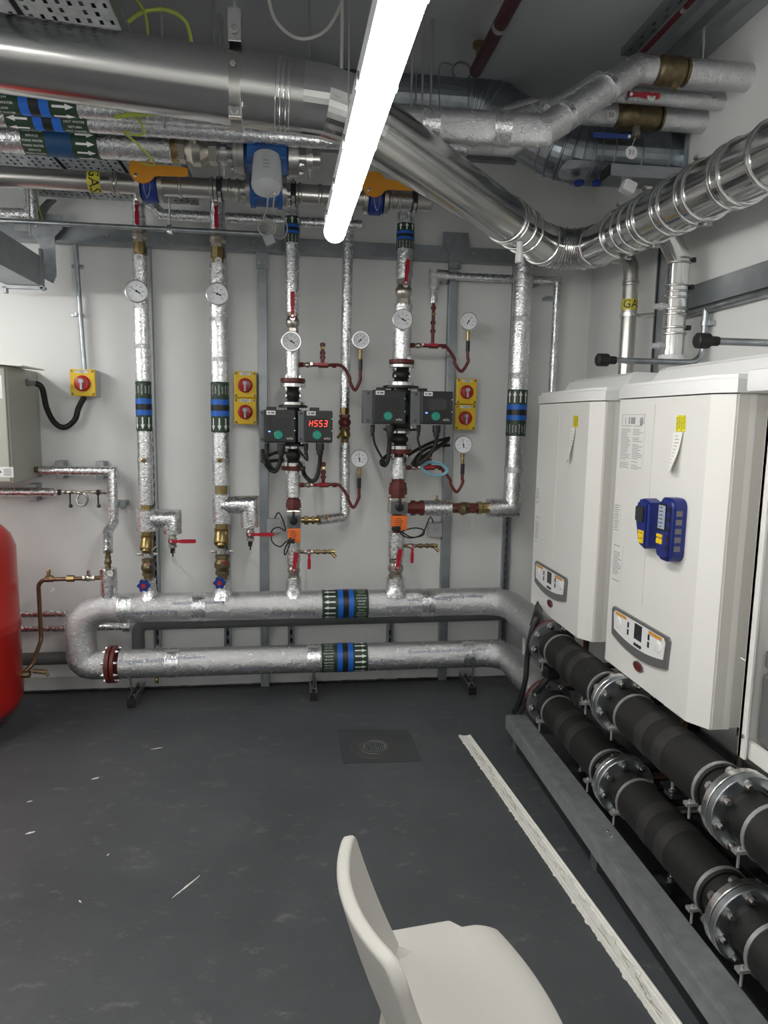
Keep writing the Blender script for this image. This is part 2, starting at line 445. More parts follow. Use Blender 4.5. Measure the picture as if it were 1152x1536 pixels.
def tag_disc(parent, p, num, r=.016, nrm=(0, -1, 0)):
    nrm = V(nrm); R = frame(V((0, 0, 1)).cross(nrm), (0, 0, 1)); nz = R @ V((0, 0, 1))
    bm = NB(); lathe(bm, p, nz, [(0, r), (.0015, r)], 20); o = obj('number_tag', bm, WHT, parent, label='round white tag numbered %s' % num)
    bm = NB(); text_flat(bm, num, r*1.1, V(p)+nz*.002, R); obj('number', bm, INK, o, False)
def lever(parent, p, d, L, w, nrm=(0, -1, 0), m=None, stem=None, label=None):
    """flat plastic-sleeved handle from p along d"""
    d = V(d).normalized(); nrm = V(nrm); R = frame(d, V(nrm).cross(d)); p = V(p)
    bm = NB(); pts = [(-.012, -w*.45), (.012, -w*.45), (L*.3, -w*.32), (L*.45, -w*.5), (L*.95, -w*.5), (L, -w*.3), (L, w*.3), (L*.95, w*.5), (L*.45, w*.5), (L*.3, w*.32), (.012, w*.45), (-.012, w*.45)]
    prism(bm, pts, p, R, .007); o = obj('lever', bm, m or REDL, parent, False, label=label or 'red lever handle')
    bm = NB(); hexbolt(bm, p + R @ V((0, 0, .007)), R @ V((0, 0, 1)), .008, .006); obj('lever_nut', bm, ZINC, o, False)
    return o
def valve_body(bm, a, b, r):
    """hex ends, rounded middle"""
    a = V(a); b = V(b); L = (b-a).length; d = b-a
    lathe(bm, a, d, [(0, r*.86), (L*.2, r*.86)], 6); lathe(bm, b, -d, [(0, r*.86), (L*.2, r*.86)], 6)
    lathe(bm, a, d, [(L*.18, r*.68), (L*.3, r*.8), (L*.4, r*.98), (L*.6, r*.98), (L*.7, r*.8), (L*.82, r*.68)], 18)
def seg(parent, a, b, r, m=None, name='insulation', seg_=22, ends=True, label=None):
    bm = NB(); cyl(bm, a, b, r, seg_, bev=.003 if ends else 0); return obj(name, bm, m or FOIL, parent, label=label)
def flange(bm, p, d, r, t, nb=4, bolts=True):
    """flange ring of thickness t from p along d"""
    lathe(bm, p, d, [(0, r-.002), (.002, r), (t-.002, r), (t, r-.002)], 28)
def bolts(bm, p, d, rc, n, rb, span, ph=.4):
    d, u, v = basis(V(d))
    for i in range(n):
        a = ph+2*PI*i/n; q = V(p) + (u*math.cos(a)+v*math.sin(a))*rc
        hexbolt(bm, q, d, rb, rb*1.1, rb*.8); hexbolt(bm, q-d*span, -d, rb, rb*1.1, rb*.6)
def on_axis(A, B):
    """vertical-ish pipe: pixel row -> point on its axis"""
    def f(py):
        lo, hi = 0., 1.
        for _ in range(40):
            m = (lo+hi)/2; p = A.lerp(B, m); q = RM.transposed() @ (p-CAM); yy = 768 - F_PX*q.y/-q.z
            if yy < py: lo = m
            else: hi = m
        return A.lerp(B, lo)
    return f

# ---------------------------------------------------------------- headers along the back wall
HZ1, HZ2, HR = Y(500, 906, RY).z, Y(500, 986.5, RY).z, .076
XA = 1.19                                          # plane of the pipes that run towards the viewer
XL = Y(121, 950, RY).x
BFY = 2.92
t = thing('header_pipe', 'foil-wrapped heating header, upper and lower runs joined by a return bend', 'pipe', (0, RY, 0))
bm = NB()
p = [V((XA, BFY+.03, .535)), V((XA, RY, HZ1)), V((XL, RY, HZ1)), V((XL, RY, HZ2)), V((Y(160, 993, RY).x, RY, HZ2))]
path = fillet(p[:3], .13, 6)[:-1] + fillet(p[1:], .125, 3)[1:]
tube(bm, path, HR, 28); obj('insulation', bm, FOILH, t, label='upper run and left return bend in silver foil')
bm = NB(); x0 = Y(181, 993, RY).x
tube(bm, fillet([(x0, RY, HZ2), (XA, RY, HZ2), (XA, BFY+.03, .25)], .13, 5), HR, 28); obj('insulation', bm, FOILH, t, label='lower run in silver foil')
for px in (166, 173.5):
    x = Y(px, 993, RY).x; bm = NB(); flange(bm, (x-.012, RY, HZ2), (1, 0, 0), .098, .02); obj('flange', bm, REDOX, t, label='dark red flange')
x = Y(173.5, 993, RY).x
bm = NB(); bolts(bm, (x+.008, RY, HZ2), (1, 0, 0), .084, 8, .009, .05); obj('flange_bolts', bm, ZINC, t, False)
bm = NB(); cyl(bm, (Y(160, 993, RY).x, RY, HZ2), (x0, RY, HZ2), .055, 20); obj('pipe_stub', bm, REDOX, t)
for z in (HZ1, HZ2):                               # foil tape collars
    for px in ((190, 300, 640, 742) if z == HZ1 else (260, 470, 700, 742)):
        x = Y(px, 906 if z == HZ1 else 987, RY).x
        bm = NB(); cyl(bm, (x-.035, RY, z), (x+.035, RY, z), HR+.0016, 28); obj('foil_tape', bm, FOIL, t, label='crinkled foil tape round a joint')
b1 = [Y(px, 906, RY).x for px in (483, 551)]; b2 = [Y(px, 987, RY).x for px in (482, 550)]
band(t, (b1[0], RY, HZ1), (b1[1], RY, HZ1), HR+.001, 'HEATING/FLOW/WATER/INDUSTRY', 0, -1)
band(t, (b2[0], RY, HZ2), (b2[1], RY, HZ2), HR+.001, 'HEATING/RETURN/WATER/INDUSTRY', 1, 1)
bm = NB()
for px, z, th, fl, sz in ((230, HZ1, -.1, True, .032), (300, HZ1, .5, True, .032), (435, HZ1, -.35, True, .032), (640, HZ1, .45, True, .03), (610, HZ1, -.1, True, .03), (690, HZ1, .6, True, .026),
                      (225, HZ2, .5, False, .034), (400, HZ2, -.25, False, .034), (280, HZ2, .65, False, .026), (570, HZ2, .0, False, .03), (640, HZ2, .6, False, .028), (700, HZ2, .62, False, .028)):
    vs, fs = text_mesh('Kingspan Kooltherm', sz)
    put(bm, vs, fs, wrapfn((Y(px, 906 if z == HZ1 else 987, RY).x, RY, z), (1, 0, 0), (0, -1, 0), HR+.0014, th, fl))
obj('maker_print', bm, INKB, t, False)
for px, py, n in ((193, 1040, 1), (471, 1035, 2), (712, 1030, 3)):    # floor feet under the lower header
    x = Y(px, 1000, RY).x
    t2 = thing('pipe_foot', ['grey channel foot with black end cap under the lower header, nearest the red flange', 'grey channel foot with black end cap under the lower header, at its middle', 'grey channel foot with black end cap under the lower header, near the right bend'][n-1], 'pipe support', (x, 3.78, 0), 'pipe feet on the floor')
    bm = NB()
    for sx in (-1, 1): box(bm, (x+sx*.017, 3.775, .024), (.004, .25, .041))
    box(bm, (x, 3.775, .005), (.041, .25, .006)); obj('channel', bm, GALV, t2, False)
    bm = NB(); box(bm, (x, 3.645, .024), (.042, .018, .044), bev=.003); obj('end_cap', bm, BLK, t2, False)
    bm = NB(); cyl(bm, (x, 3.66+.03, .02), (x, RY+.02, HZ2-HR+.004), .0055, 8); hexbolt(bm, (x, 3.69, .042), (0, 0, 1), .013, .01); obj('threaded_rod', bm, ZINC, t2, False)
bm = NB(); x = Y(236, 1015, RY).x; valve_body(bm, (x, RY-.02, HZ2-HR-.028), (x, RY-.02, HZ2-HR+.006), .011)
obj('drain_cock', bm, BRASS, None, label='small brass drain cock under the lower header', cat='valve')

# grey plastic waste pipe behind the headers
bm = NB(); a = Y(215, 936, 3.8); b = Y(770, 931, 3.8)
zl = Y(60, 988, 3.8).z; tube(bm, fillet([V((-1.95, 3.8, zl)), V((a.x-.03, 3.8, zl)), V((a.x-.03, 3.8, a.z)), V((b.x+.12, 3.8, a.z+.01))], .05, 5), .034, 16)
obj('waste_pipe', bm, GREYP, None, label='dark grey plastic waste pipe behind the two foil headers', cat='pipe')

# slotted struts on the wall behind the risers
def strut(px, ytop, ybot, wall_y, label, wide=.041, m=None, grp='slotted wall struts', slot=True):
    a = Y(px, ytop, wall_y-.02); b = Y(px, ybot, wall_y-.02)
    x = (a.x+b.x)/2; t = thing('wall_strut', label, 'strut', (x, wall_y, b.z), grp)
    bm = NB(); h = a.z-b.z
    box(bm, (x-wide/2+.001, wall_y-.02, b.z+h/2), (.0025, .04, h)); box(bm, (x+wide/2-.001, wall_y-.02, b.z+h/2), (.0025, .04, h)); box(bm, (x, wall_y-.002, b.z+h/2), (wide, .003, h))
    for s in (-1, 1): box(bm, (x+s*(wide/2-.006), wall_y-.0395, b.z+h/2), (.011, .002, h))
    obj('channel', bm, m or STEELP, t, False)
    if slot:
        bm = NB(); n = int(h/.05)
        for i in range(n): box(bm, (x, wall_y-.0045, b.z+.025+i*.05), (.013, .002, .028))
        obj('slots', bm, BLK, t, False)
    return t
for px, y0, y1, lb in ((229, 372, 970, 'slotted grey strut on the wall just right of the leftmost foil riser'), (338, 378, 970, 'slotted grey strut behind the second foil riser from the left'),
                       (437, 935, 968, 'short slotted grey strut seen between the headers under the left pump'), (585, 935, 968, 'short slotted grey strut seen between the headers under the right pump'),
                       (764, 395, 962, 'slotted dark strut left of the riser at the right of the back wall')):
    strut(px, y0, y1, WY1, lb)
def post(px, label):
    a = Y(px, 372, 3.87); b = Y(px, 1015, 3.87); x = (Y(px, 700, 3.87)).x
    x = (a.x if px > 500 else Y(394, 500, 3.87).x)
    t = thing('steel_post', label, 'post', (x, 3.89, 0), 'grey steel wall posts')
    bm = NB(); box(bm, (x, 3.893, a.z/2), (.05, .05, a.z), bev=.003); obj('post', bm, STEELP, t, False)
    bm = NB(); box(bm, (x, 3.865, .3), (.012, .004, .5)); 
    for z in (a.z-.16, a.z-.19): lathe(bm, (x+.012 if z > a.z-.17 else x-.008, 3.868, z), (0, -1, 0), [(0, .007), (.004, .006)], 10)
    obj('rivets', bm, GALV, t, False)
    poly = [(-.07, .05), (.07, .05), (.07, -.02), (.032, -.06), (.032, -.14), (-.032, -.14), (-.032, -.06), (-.07, -.02)]
    bm = NB(); prism(bm, poly, (x, 3.862, a.z+.03), frame((1, 0, 0), (0, 0, 1)), .006); g = obj('gusset_plate', bm, STEELP, t, False)
    bm = NB()
    for gx, gz in ((-.045, .025), (.045, .025), (-.045, -.005), (.045, -.005), (-.015, -.11), (.015, -.11)): lathe(bm, (x+gx, 3.856, a.z+.03+gz), (0, -1, 0), [(0, .009), (.005, .008)], 10)
    obj('bolts', bm, GALV, g, False)
post(393, 'grey steel post with gusset plate left of the pumps'); post(682, 'grey steel post with gusset plate right of the pumps')
a = Y(85, 338, 3.88); b = Y(790, 378, 3.88); zt = a.z
t = thing('wall_beam', 'long grey steel beam across the top of the back wall', 'beam', (0, 3.89, zt-.1))
bm = NB(); x0, x1 = -2.3, b.x+.35
box(bm, ((x0+x1)/2, 3.893, zt-.045), (x1-x0, .05, .075), bev=.003); box(bm, ((x0+x1)/2, 3.862, zt-.088), (x1-x0, .06, .008)); obj('beam', bm, STEELP, t, False)
bm = NB()
for i in range(12): lathe(bm, (x0+.5+i*.28, 3.868, zt-.04), (0, -1, 0), [(0, .008), (.004, .007)], 10)
obj('bolt_heads', bm, GALV, t, False)

# beam coming towards the viewer at top left
t = thing('channel_beam', 'deep grey steel channel beam coming from the left towards the back wall', 'beam', (-1.25, 3.2, 2.2))
bm = NB(); box(bm, (-1.25, 2.85, 2.262), (.006, 1.75, .145)); box(bm, (-1.33, 2.85, 2.192), (.165, 1.75, .006)); box(bm, (-1.41, 2.85, 2.262), (.006, 1.75, .145)); obj('channel', bm, STEELP, t, False)
bm = NB(); prism(bm, [(-.16, .17), (.07, .17), (.07, .1), (.03, .06), (.03, -.13), (.012, -.17), (-.045, -.14), (-.045, .02), (-.09, .08), (-.16, .08)], (-1.235, 3.83, zt-.13), frame((1, 0, 0), (0, 0, 1)), .006); obj('gusset_plate', bm, GALV, t, False)
bm = NB()
for gx, gz_ in ((-.13, .13), (.04, .13), (-.06, .11)): lathe(bm, (-1.235+gx, 3.824, zt-.13+gz_), (0, -1, 0), [(0, .01), (.005, .009)], 10)
obj('bolts', bm, ZINC, t, False)
bm = NB(); box(bm, (-1.33, 3.735, 2.18), (.2, .03, .012)); box(bm, (-1.245, 3.735, 2.27), (.012, .03, .2)); box(bm, (-1.42, 3.735, 2.165), (.016, .03, .03)); obj('hanger_strap', bm, STEELP, t, False)

# ---------------------------------------------------------------- risers 1 and 2 (left)
def stub(parent, f, y0, y1, r):
    bm = NB(); a = f(y0); b = V((a.x, RY, HZ1+HR*.6)); L = a.z-b.z
    lathe(bm, a, (0, 0, -1), [(0, r), (L*.45, r), (L*.7, r*1.15), (L, r*1.6)], 22); obj('insulation', bm, FOIL, parent, label='foil stub on top of the header')
def handwheel(p, label, r=.029):
    t = thing('balancing_valve', label, 'valve', p, 'blue balancing valves')
    bm = NB(); c = V(p)
    lathe(bm, c+V((0, .03, 0)), (0, -1, 0), [(0, .012), (.05, .012)], 12); obj('spindle', bm, BRASS, t)
    bm = NB(); n = 40; R = frame((1, 0, 0), (0, 0, 1)); pts = [((r*(1+.16*math.cos(6*a)))*math.cos(a), (r*(1+.16*math.cos(6*a)))*math.sin(a)) for a in [2*PI*i/n for i in range(n)]]
    prism(bm, pts, c+V((0, -.018, 0)), R, .02); obj('handwheel', bm, BLUEW, t, label='blue knurled handwheel')
    bm = NB(); lathe(bm, c+V((0, -.038, 0)), (0, -1, 0), [(0, r*.42), (.004, r*.38)], 16); obj('cap', bm, REDKNOB, t, label='red cap')
def riser_left(xt, yt, xb, yb, wpx, P):
    A = Y(xt, yt, RY); B = V((Y(xb, yb, RY).x, RY, HZ1)); f = on_axis(A, B); r = wpx/2*k(f(600)); n = P['n']
    t = thing('riser_pipe', P['label'], 'pipe', (B.x, RY, HZ1+HR))
    seg(t, f(P['ins0']), f(P['b0']), r); seg(t, f(P['b1']), f(P['ins1']), r)
    seg(t, f(P['b0']), f(P['b1']), r)
    band(t, f(P['b0']), f(P['b1']), r+.0005, 'HEATING/FLOW/WATER', 1, 1)
    bm = NB(); cyl(bm, f(yt), f(P['ins1']+60), r*.45, 14); obj('bare_pipe', bm, REDOX, t)
    for y in P['tape']:
        p = f(y); bm = NB(); cyl(bm, p+V((0, 0, .012)), p-V((0, 0, .012)), r+.0015, 22); obj('foil_tape', bm, FOILH, t)
    # brass socket fitting above the insulation
    bm = NB(); y0, y1 = P['fit']; valve_body(bm, f(y0), f((y0+y1)/2), r*.95); obj('union', bm, NICKEL, t, label='dull nickel union above the insulation')
    bm = NB(); lathe(bm, f((y0+y1)/2), (0, 0, -1), [(0, r*.7), (.03, r*.8), (.05, r*.8), (.05, r*.6), ((f((y0+y1)/2)-f(y1)).length, r*.6)], 8); obj('brass_nut', bm, BRASS, t)
    p = f(P['tag'][0]); tag_disc(t, V((p.x+P['tag'][1], RY-r-.004, p.z)), P['tag'][2])
    # test plug
    p = f(690); bm = NB(); hexbolt(bm, V((p.x, RY-r+.004, p.z)), (0, -1, 0), .013, .014); lathe(bm, V((p.x, RY-r-.008, p.z)), (-.2, -.9, .3), [(0, .008), (.02, .008), (.024, .005)], 10); obj('test_plug', bm, BRASS, t, label='brass test plug')
    # brass nipple under the insulation
    y0, y1 = P['nip']; bm = NB(); lathe(bm, f(y0), (0, 0, -1), [(0, r*.7), ((f(y0)-f(y1)).length, r*.7)], 8); obj('brass_nut', bm, BRASS, t)
    # insulated tee with side leg and drain valve
    y0, y1 = P['tee']; rt = P['teew']/2*k(f(770))
    seg(t, f(y0), f(y1), rt, label='foil tee jacket')
    lx, l0, l1, lr = P['leg']; q = Y(lx, l0, RY); rl = lr*k(q)
    bm = NB(); a = V((f(l0).x, RY, q.z)); tube(bm, [a, V((q.x, RY, q.z)), V((q.x, RY, Y(lx, l1, RY).z))], rl, 20); obj('side_branch', bm, FOIL, t, label='foil side branch bending down')
    e = V((q.x, RY, Y(lx, l1, RY).z))
    tv = thing('ball_valve', P['vlabel'], 'valve', e-V((0, 0, .06)), 'drain valves with horizontal red levers')
    bm = NB(); valve_body(bm, e, e-V((0, 0, .075)), .024); cyl(bm, e-V((0, 0, .03)), e+V((0, -.04, -.03)), .009, 10); obj('body', bm, NICKEL, tv)
    bm = NB(); cyl(bm, e-V((0, 0, .07)), e-V((0, 0, .105)), .012, 10); cyl(bm, e-V((0, 0, .1)), e-V((0, 0, .125)), .004, 6); obj('outlet', bm, BLK, tv)
    lever(tv, e+V((0, -.04, -.035)), (1, 0, 0), .125, .02)
    bm = NB(); tube(bm, smooth_path([e+V((-.012, -.015, -.09)), e+V((-.006, -.02, -.13)), e+V((-.001, -.02, -.145)), e+V((.006, -.02, -.13)), e+V((.01, -.012, -.09))], 4), .0012, 5); obj('tag_wire', bm, WCAB, tv)
    # strainer
    y0, y1 = P['str']; bm = NB(); a, b = f(y0), f(y1); L = a.z-b.z
    lathe(bm, a, (0, 0, -1), [(0, r*.75), (L*.2, r*.75), (L*.22, r*.9), (L*.7, r*.72), (L, r*.6)], 14)
    c = a.lerp(b, .35); lathe(bm, c, (0, -.75, -1), [(0, r*.8), (L*.55, r*.85), (L*.62, r*.75), (L*.62, r*.55), (L*.72, r*.5)], 14); obj('strainer', bm, BRASS, t, label='brass Y strainer')
    # clamp ring
    p = f(P['cl']); bm = NB(); cyl(bm, p+V((0, 0, .008)), p-V((0, 0, .008)), r*.9, 18); box(bm, p+V((r*1.05, -.005, 0)), (.025, .012, .014), bev=.002); box(bm, p+V((-r*1.05, -.005, 0)), (.025, .012, .014), bev=.002); obj('clamp_ring', bm, ZINC, t)
    bm = NB(); cyl(bm, p, (p.x, WY1-.002, p.z), .005, 8); obj('clamp_rod', bm, ZINC, t)
    y0, y1 = P['low']; bm = NB(); valve_body(bm, f(y0), f(y1), r*.95); obj('valve_body', bm, BRONZE, t, label='aged bronze valve body')
    bm = NB(); c = f((y0+y1)/2)
    cyl(bm, c, c+V((.03, -.05, .018)), .006, 8); obj('test_cock', bm, BLUEW if n == 1 else REDL, t, label='small coloured test cock')
    bm = NB(); cyl(bm, c+V((0, 0, .012)), c+V((.012, -.055, .03)), .006, 8); obj('test_cock', bm, REDL, t, label='small red test cock')
    p = f(P['hw']); handwheel(V((p.x-.006, RY-.05, p.z)), P['hlabel'])
    bm = NB(); cyl(bm, f(y1-3), f(P['stub']+8), r*.6, 14); obj('brass_nut', bm, BRONZE, t)
    stub(t, f, P['stub'], 0, r*1.02)
    # top part above the union up to the overhead pipework
    y0 = P['top']
    bm = NB(); tube(bm, [f(P['fit'][0]-1), f(y0[0])], r*.85, 20); obj('insulation', bm, FOIL, t, label='foil jacket above the union')
    q = f(y0[1])
    tv = thing('ball_valve', P['tlabel'], 'valve', q, 'riser valves with vertical red levers')
    bm = NB(); cyl(bm, q, q+V((0, -r-.012, 0)), .009, 10); lathe(bm, q+V((0, -r*.8, .02)), (0, 0, 1), [(0, .012), (.012, .016), (.03, .012), (.034, .004)], 10); obj('stem', bm, ZINC, tv)
    lever(tv, q+V((0, -r-.008, .0)), (0, 0, -1), (q-f(y0[2])).length, .02)
    return t, f, r
R1 = dict(n=1, label='leftmost foil-wrapped riser pipe on the back wall, tag 70', ins0=383, b0=573, b1=646, ins1=757, tape=(460, 520, 690), fit=(345, 383), tag=(389, .004, '70'), nip=(755, 766),
          tee=(764, 796), teew=32, leg=(258, 778, 800, 14), vlabel='left drain valve with red lever sticking out to the right', str=(796, 828), cl=831, low=(838, 864), hw=873, stub=868, hlabel='blue handwheel valve at the foot of the leftmost riser',
          top=(296, 310, 341), tlabel='red lever valve at the top of the leftmost riser')
_, f1, r1 = riser_left(208, 300, 223, 895, 22, R1)
R2 = dict(n=2, label='second foil-wrapped riser pipe from the left, tag 69', ins0=396, b0=574, b1=648, ins1=728, tape=(480, 540, 690), fit=(347, 396), tag=(394, .006, '69'), nip=(727, 741),
          tee=(740, 785), teew=27, leg=(375, 757, 790, 14), vlabel='right drain valve with red lever in front of the grey post', str=(785, 820), cl=827, low=(832, 862), hw=869, stub=868, hlabel='blue handwheel valve at the foot of the second riser',
          top=(299, 312, 346), tlabel='red lever valve at the top of the second riser')
_, f2, r2 = riser_left(326, 300, 334, 895, 26, R2)
gauge(205, 437, RY-r1-.05, 17, 'steel dial gauge on the leftmost riser', -60, 'back', grp='dial gauges on the risers')
gauge(326, 441, RY-r2-.05, 17, 'steel dial gauge on the second riser from the left', -70, 'back', grp='dial gauges on the risers')

# ---------------------------------------------------------------- pumps and pump risers
def seven(bm, s, org, R, h, bold):
    segs = {'H': 'bcefg', 'h': 'cefg', '5': 'acdfg', '3': 'abcdg', 'S': 'acdfg'}
    w_ = h*.5; sp = {'a': (0, h/2, 1), 'g': (0, 0, 1), 'd': (0, -h/2, 1), 'f': (-w_/2, h/4, 0), 'b': (w_/2, h/4, 0), 'e': (-w_/2, -h/4, 0), 'c': (w_/2, -h/4, 0)}
    for i, ch in enumerate(s):
        for q in segs[ch]:
            x, y, hor = sp[q]; x += (i-(len(s)-1)/2)*h*.85 + y*.15
            box(bm, V(org) + R @ V((x, y, 0)), ((w_*.85, bold, .001) if hor else (bold, h*.42, .001)), R)
def pump_head(c, w_, h_, hs, label, screen, led=False):
    """electronic control box; c = front centre, hs = width of the heat sink at its left"""
    t = thing('pump_controller', label, 'pump', c-V((0, 0, h_/2)), 'black pump control boxes')
    R = frame((1, 0, 0), (0, 0, 1)); x0 = c.x-w_/2
    bm = NB(); box(bm, (x0+hs/2+.008, c.y+.055, c.z-.001), (hs+.016, .075, h_*.97), bev=.004); o = obj('heat_sink', bm, HEAT, t, False)
    bm = NB()
    for dz in (-.4, .4): lathe(bm, (x0+hs*.55, c.y+.018, c.z+dz*h_), (0, -1, 0), [(0, .006), (.003, .006)], 10)
    obj('screws', bm, BLK, o, False)
    bm = NB(); box(bm, (x0+hs+(w_-hs)/2, c.y+.045, c.z), (w_-hs, .09, h_), bev=.008); obj('housing', bm, BLKM, t, False)
    fx = x0+hs+(w_-hs)/2-.004
    bm = NB(); prism(bm, rrect((w_-hs)*.82, h_*.9, .006), (fx, c.y+.001, c.z), R, .003); fc = obj('fascia', bm, BLK, t, False)
    sw, sh = (w_-hs)*.6, h_*.34
    bm = NB(); box(bm, (fx+.004, c.y-.004, c.z+h_*.1), (sw, .004, sh)); sc = obj('screen', bm, GLASS, t, False)
    if screen:
        bm = NB(); seven(bm, 'H553', V((fx+.004, c.y-.0075, c.z+h_*.1)), R, sh*.52, .0032); obj('red_digits', bm, LED, sc, False, label='glowing red digits H553')
    bm = NB(); lathe(bm, (fx-.002, c.y-.002, c.z-h_*.26), (0, -1, 0), [(0, .023), (.012, .022), (.015, .018)], 24); obj('knob', bm, TEAL, t, label='round teal green knob')
    bm = NB(); box(bm, (x0+hs+.036, c.y-.006, c.z+h_*.41), (.045, .002, .021)); st = obj('sticker', bm, WHT, t, False, label='small white sticker with black marks')
    bm = NB()
    for dx in (-.01, .004, .012): box(bm, (x0+hs+.036+dx, c.y-.0075, c.z+h_*.41), (.007, .001, .007))
    obj('sticker_marks', bm, INK, st, False)
    bm = NB(); text_flat(bm, 'wilo', .02, (c.x+w_*.34, c.y-.0045, c.z-h_*.36), R); obj('maker_name', bm, WHT, fc, False)
    if led:
        bm = NB(); box(bm, (fx-sw*.5, c.y-.004, c.z-h_*.16), (.011, .002, .006)); obj('indicator_light', bm, LEDB, t, False, label='small lit blue indicator')
    bm = NB()
    for dz in (-.12, .25): lathe(bm, (c.x+w_/2-.004, c.y+.002, c.z+dz*h_), (0, -1, 0), [(0, .004), (.003, .003)], 8)
    obj('front_screws', bm, ZINC, t, False)
    return t
def gland_lead(pts, r, label, grp='black cables below the pumps'):
    t = thing('pump_cable', label, 'cable', pts[0], grp)
    p0 = V(pts[0]); bm = NB(); lathe(bm, p0+V((0, 0, .0)), (0, 0, -1), [(0, r*1.9), (.035, r*1.9), (.037, r*1.5), (.06, r*1.4)], 10); obj('plug', bm, BLK, t)
    bm = NB(); tube(bm, smooth_path([p0-V((0, 0, .03))]+[V(p) for p in pts[1:]], 6), r, 10); obj('lead', bm, RUB, t)
def bellows(bm, a, b, r):
    a = V(a); b = V(b); L = (b-a).length
    lathe(bm, a, b-a, [(0, r*.85), (L*.08, r*.85), (L*.15, r*.7), (L*.35, r*.95), (L*.5, r), (L*.65, r*.95), (L*.85, r*.7), (L*.92, r*.85), (L, r*.85)], 22)
def isolator(px, py, wpx, hpx, y, label, grp, text='ISOLATOR'):
    c = Y(px, py, y); s = k(c); W, H = wpx*s, hpx*s
    t = thing('isolator_switch', label, 'switch', (c.x, WY1, c.z-H/2), grp)
    bm = NB(); box(bm, (c.x+.002, (y+.012+WY1)/2, c.z), (W*.97, WY1-y-.012, H*.97), bev=.004); obj('base_box', bm, GREYL, t, False)
    bm = NB(); box(bm, (c.x, y+.012, c.z), (W, .03, H), bev=.006); obj('cover', bm, YEL, t, False, label='yellow cover')
    R = frame((1, 0, 0), (0, 0, 1)); f = y-.003
    bm = NB(); lathe(bm, (c.x, f+.001, c.z-.004), (0, -1, 0), [(0, W*.33), (.006, W*.33), (.008, W*.29), (.018, W*.27), (.019, W*.25)], 28); kn = obj('rotary_knob', bm, REDKNOB, t, label='red rotary knob')
    bm = NB(); box(bm, (c.x, f-.024, c.z+.008), (W*.2, .014, W*.16), bev=.004); box(bm, (c.x, f-.024, c.z-.018), (W*.09, .014, W*.3), bev=.002); obj('padlock_slider', bm, GREYL, kn, False, label='grey sliding grip')
    bm = NB(); box(bm, (c.x, f-.001, c.z+H*.41), (W*.5, .002, H*.11)); lb = obj('name_label', bm, WHT, t, False)
    bm = NB(); text_flat(bm, text, H*.06, (c.x, f-.0026, c.z+H*.425), R); text_flat(bm, 'PUMP', H*.05, (c.x, f-.0026, c.z+H*.38), R); obj('lettering', bm, INK, lb, False)
    bm = NB()
    for sx in (-1, 1):
        for sz in (-1, 1): lathe(bm, (c.x+sx*W*.41, f+.001, c.z+sz*H*.42), (0, -1, 0), [(0, W*.06), (.002, W*.055)], 10)
    obj('screws', bm, BRONZE, t)
    bm = NB(); text_flat(bm, 'OFF', H*.055, (c.x+W*.12, f-.0006, c.z-H*.33), R); obj('off_mark', bm, BRONZE, t, False)
    return c, W, H
def syphon(f, r, py, dn, xs, gx, gy, grp_label, tall, needle, glabel, light=False):
    """red side pipe with needle valve, tee and looped syphon up to a pressure gauge"""
    t = thing('gauge_syphon_pipe', grp_label, 'pipe', f(py), 'looped red gauge pipes')
    a = f(py); yy = RY-.01; q = lambda x, y: Y(x, y, yy)
    A = V((a.x+r*.8, yy, a.z))
    bm = NB(); e = q(xs[0], py); cyl(bm, A, V((e.x, yy, a.z)), .0085, 12); lathe(bm, A+V((.004, 0, 0)), (1, 0, 0), [(0, .014), (.02, .014)], 6); obj('inlet_pipe', bm, REDOX, t)
    m = A.lerp(V((e.x, yy, a.z)), .35)
    bm = NB(); valve_body(bm, m-V((.02, 0, 0)), m+V((.025, 0, 0)), .015); obj('needle_valve', bm, NICKEL, t)
    lv = V((m.x+.02, yy-.02, a.z+.004)); lever(t, lv, (1, 0, 0), .085, .014)
    bm = NB(); lathe(bm, V((e.x-.025, yy, a.z)), (1, 0, 0), [(0, .013), (.05, .013)], 8); lathe(bm, V((e.x+.045, yy, a.z)), (1, 0, 0), [(0, .013), (.022, .013)], 6); obj('tee', bm, REDOX, t)
    tp = q(xs[0]-1, tall)
    bm = NB(); tx = V((e.x-.004, yy, a.z)); cyl(bm, tx, V((tx.x, yy, tp.z)), .009, 12)
    for g in (.35, .55, .9): lathe(bm, tx.lerp(V((tx.x, yy, tp.z)), g)-V((0, 0, .008)), (0, 0, 1), [(0, .014), (.016, .014)], 6)
    obj('vent_pipe', bm, REDOX, t)
    if light is not None:
        bm = NB(); c = tx.lerp(V((tx.x, yy, tp.z)), .72); cyl(bm, c, c+V((0, -.028, .004)), .008, 10); obj('vent_knob', bm, BRASS, t)
    g = q(gx, gy); top = g.z - 30*k(g)
    pts = [V((e.x, yy, a.z)), q(xs[1], py), q(xs[2], (py+dn)/2), q(xs[2]+1, dn-12), q((xs[2]+gx)/2, dn), q(gx-1, dn-14), V((g.x, yy, (q(gx, dn).z+top)/2)), V((g.x, yy, top-.01))]
    pts[1].z = a.z
    bm = NB(); tube(bm, smooth_path(pts, 6), .0085, 12); obj('syphon_loop', bm, REDOX, t)
    bm = NB(); cyl(bm, V((g.x, yy, top-.05)), V((g.x, yy, top+.005)), .011, 10); obj('rubber_sleeve', bm, BLK, t)
    gauge(gx, gy, yy-.015, 13.5 if not light else 13.5, glabel, needle, 'down', grp='syphon pressure gauges')
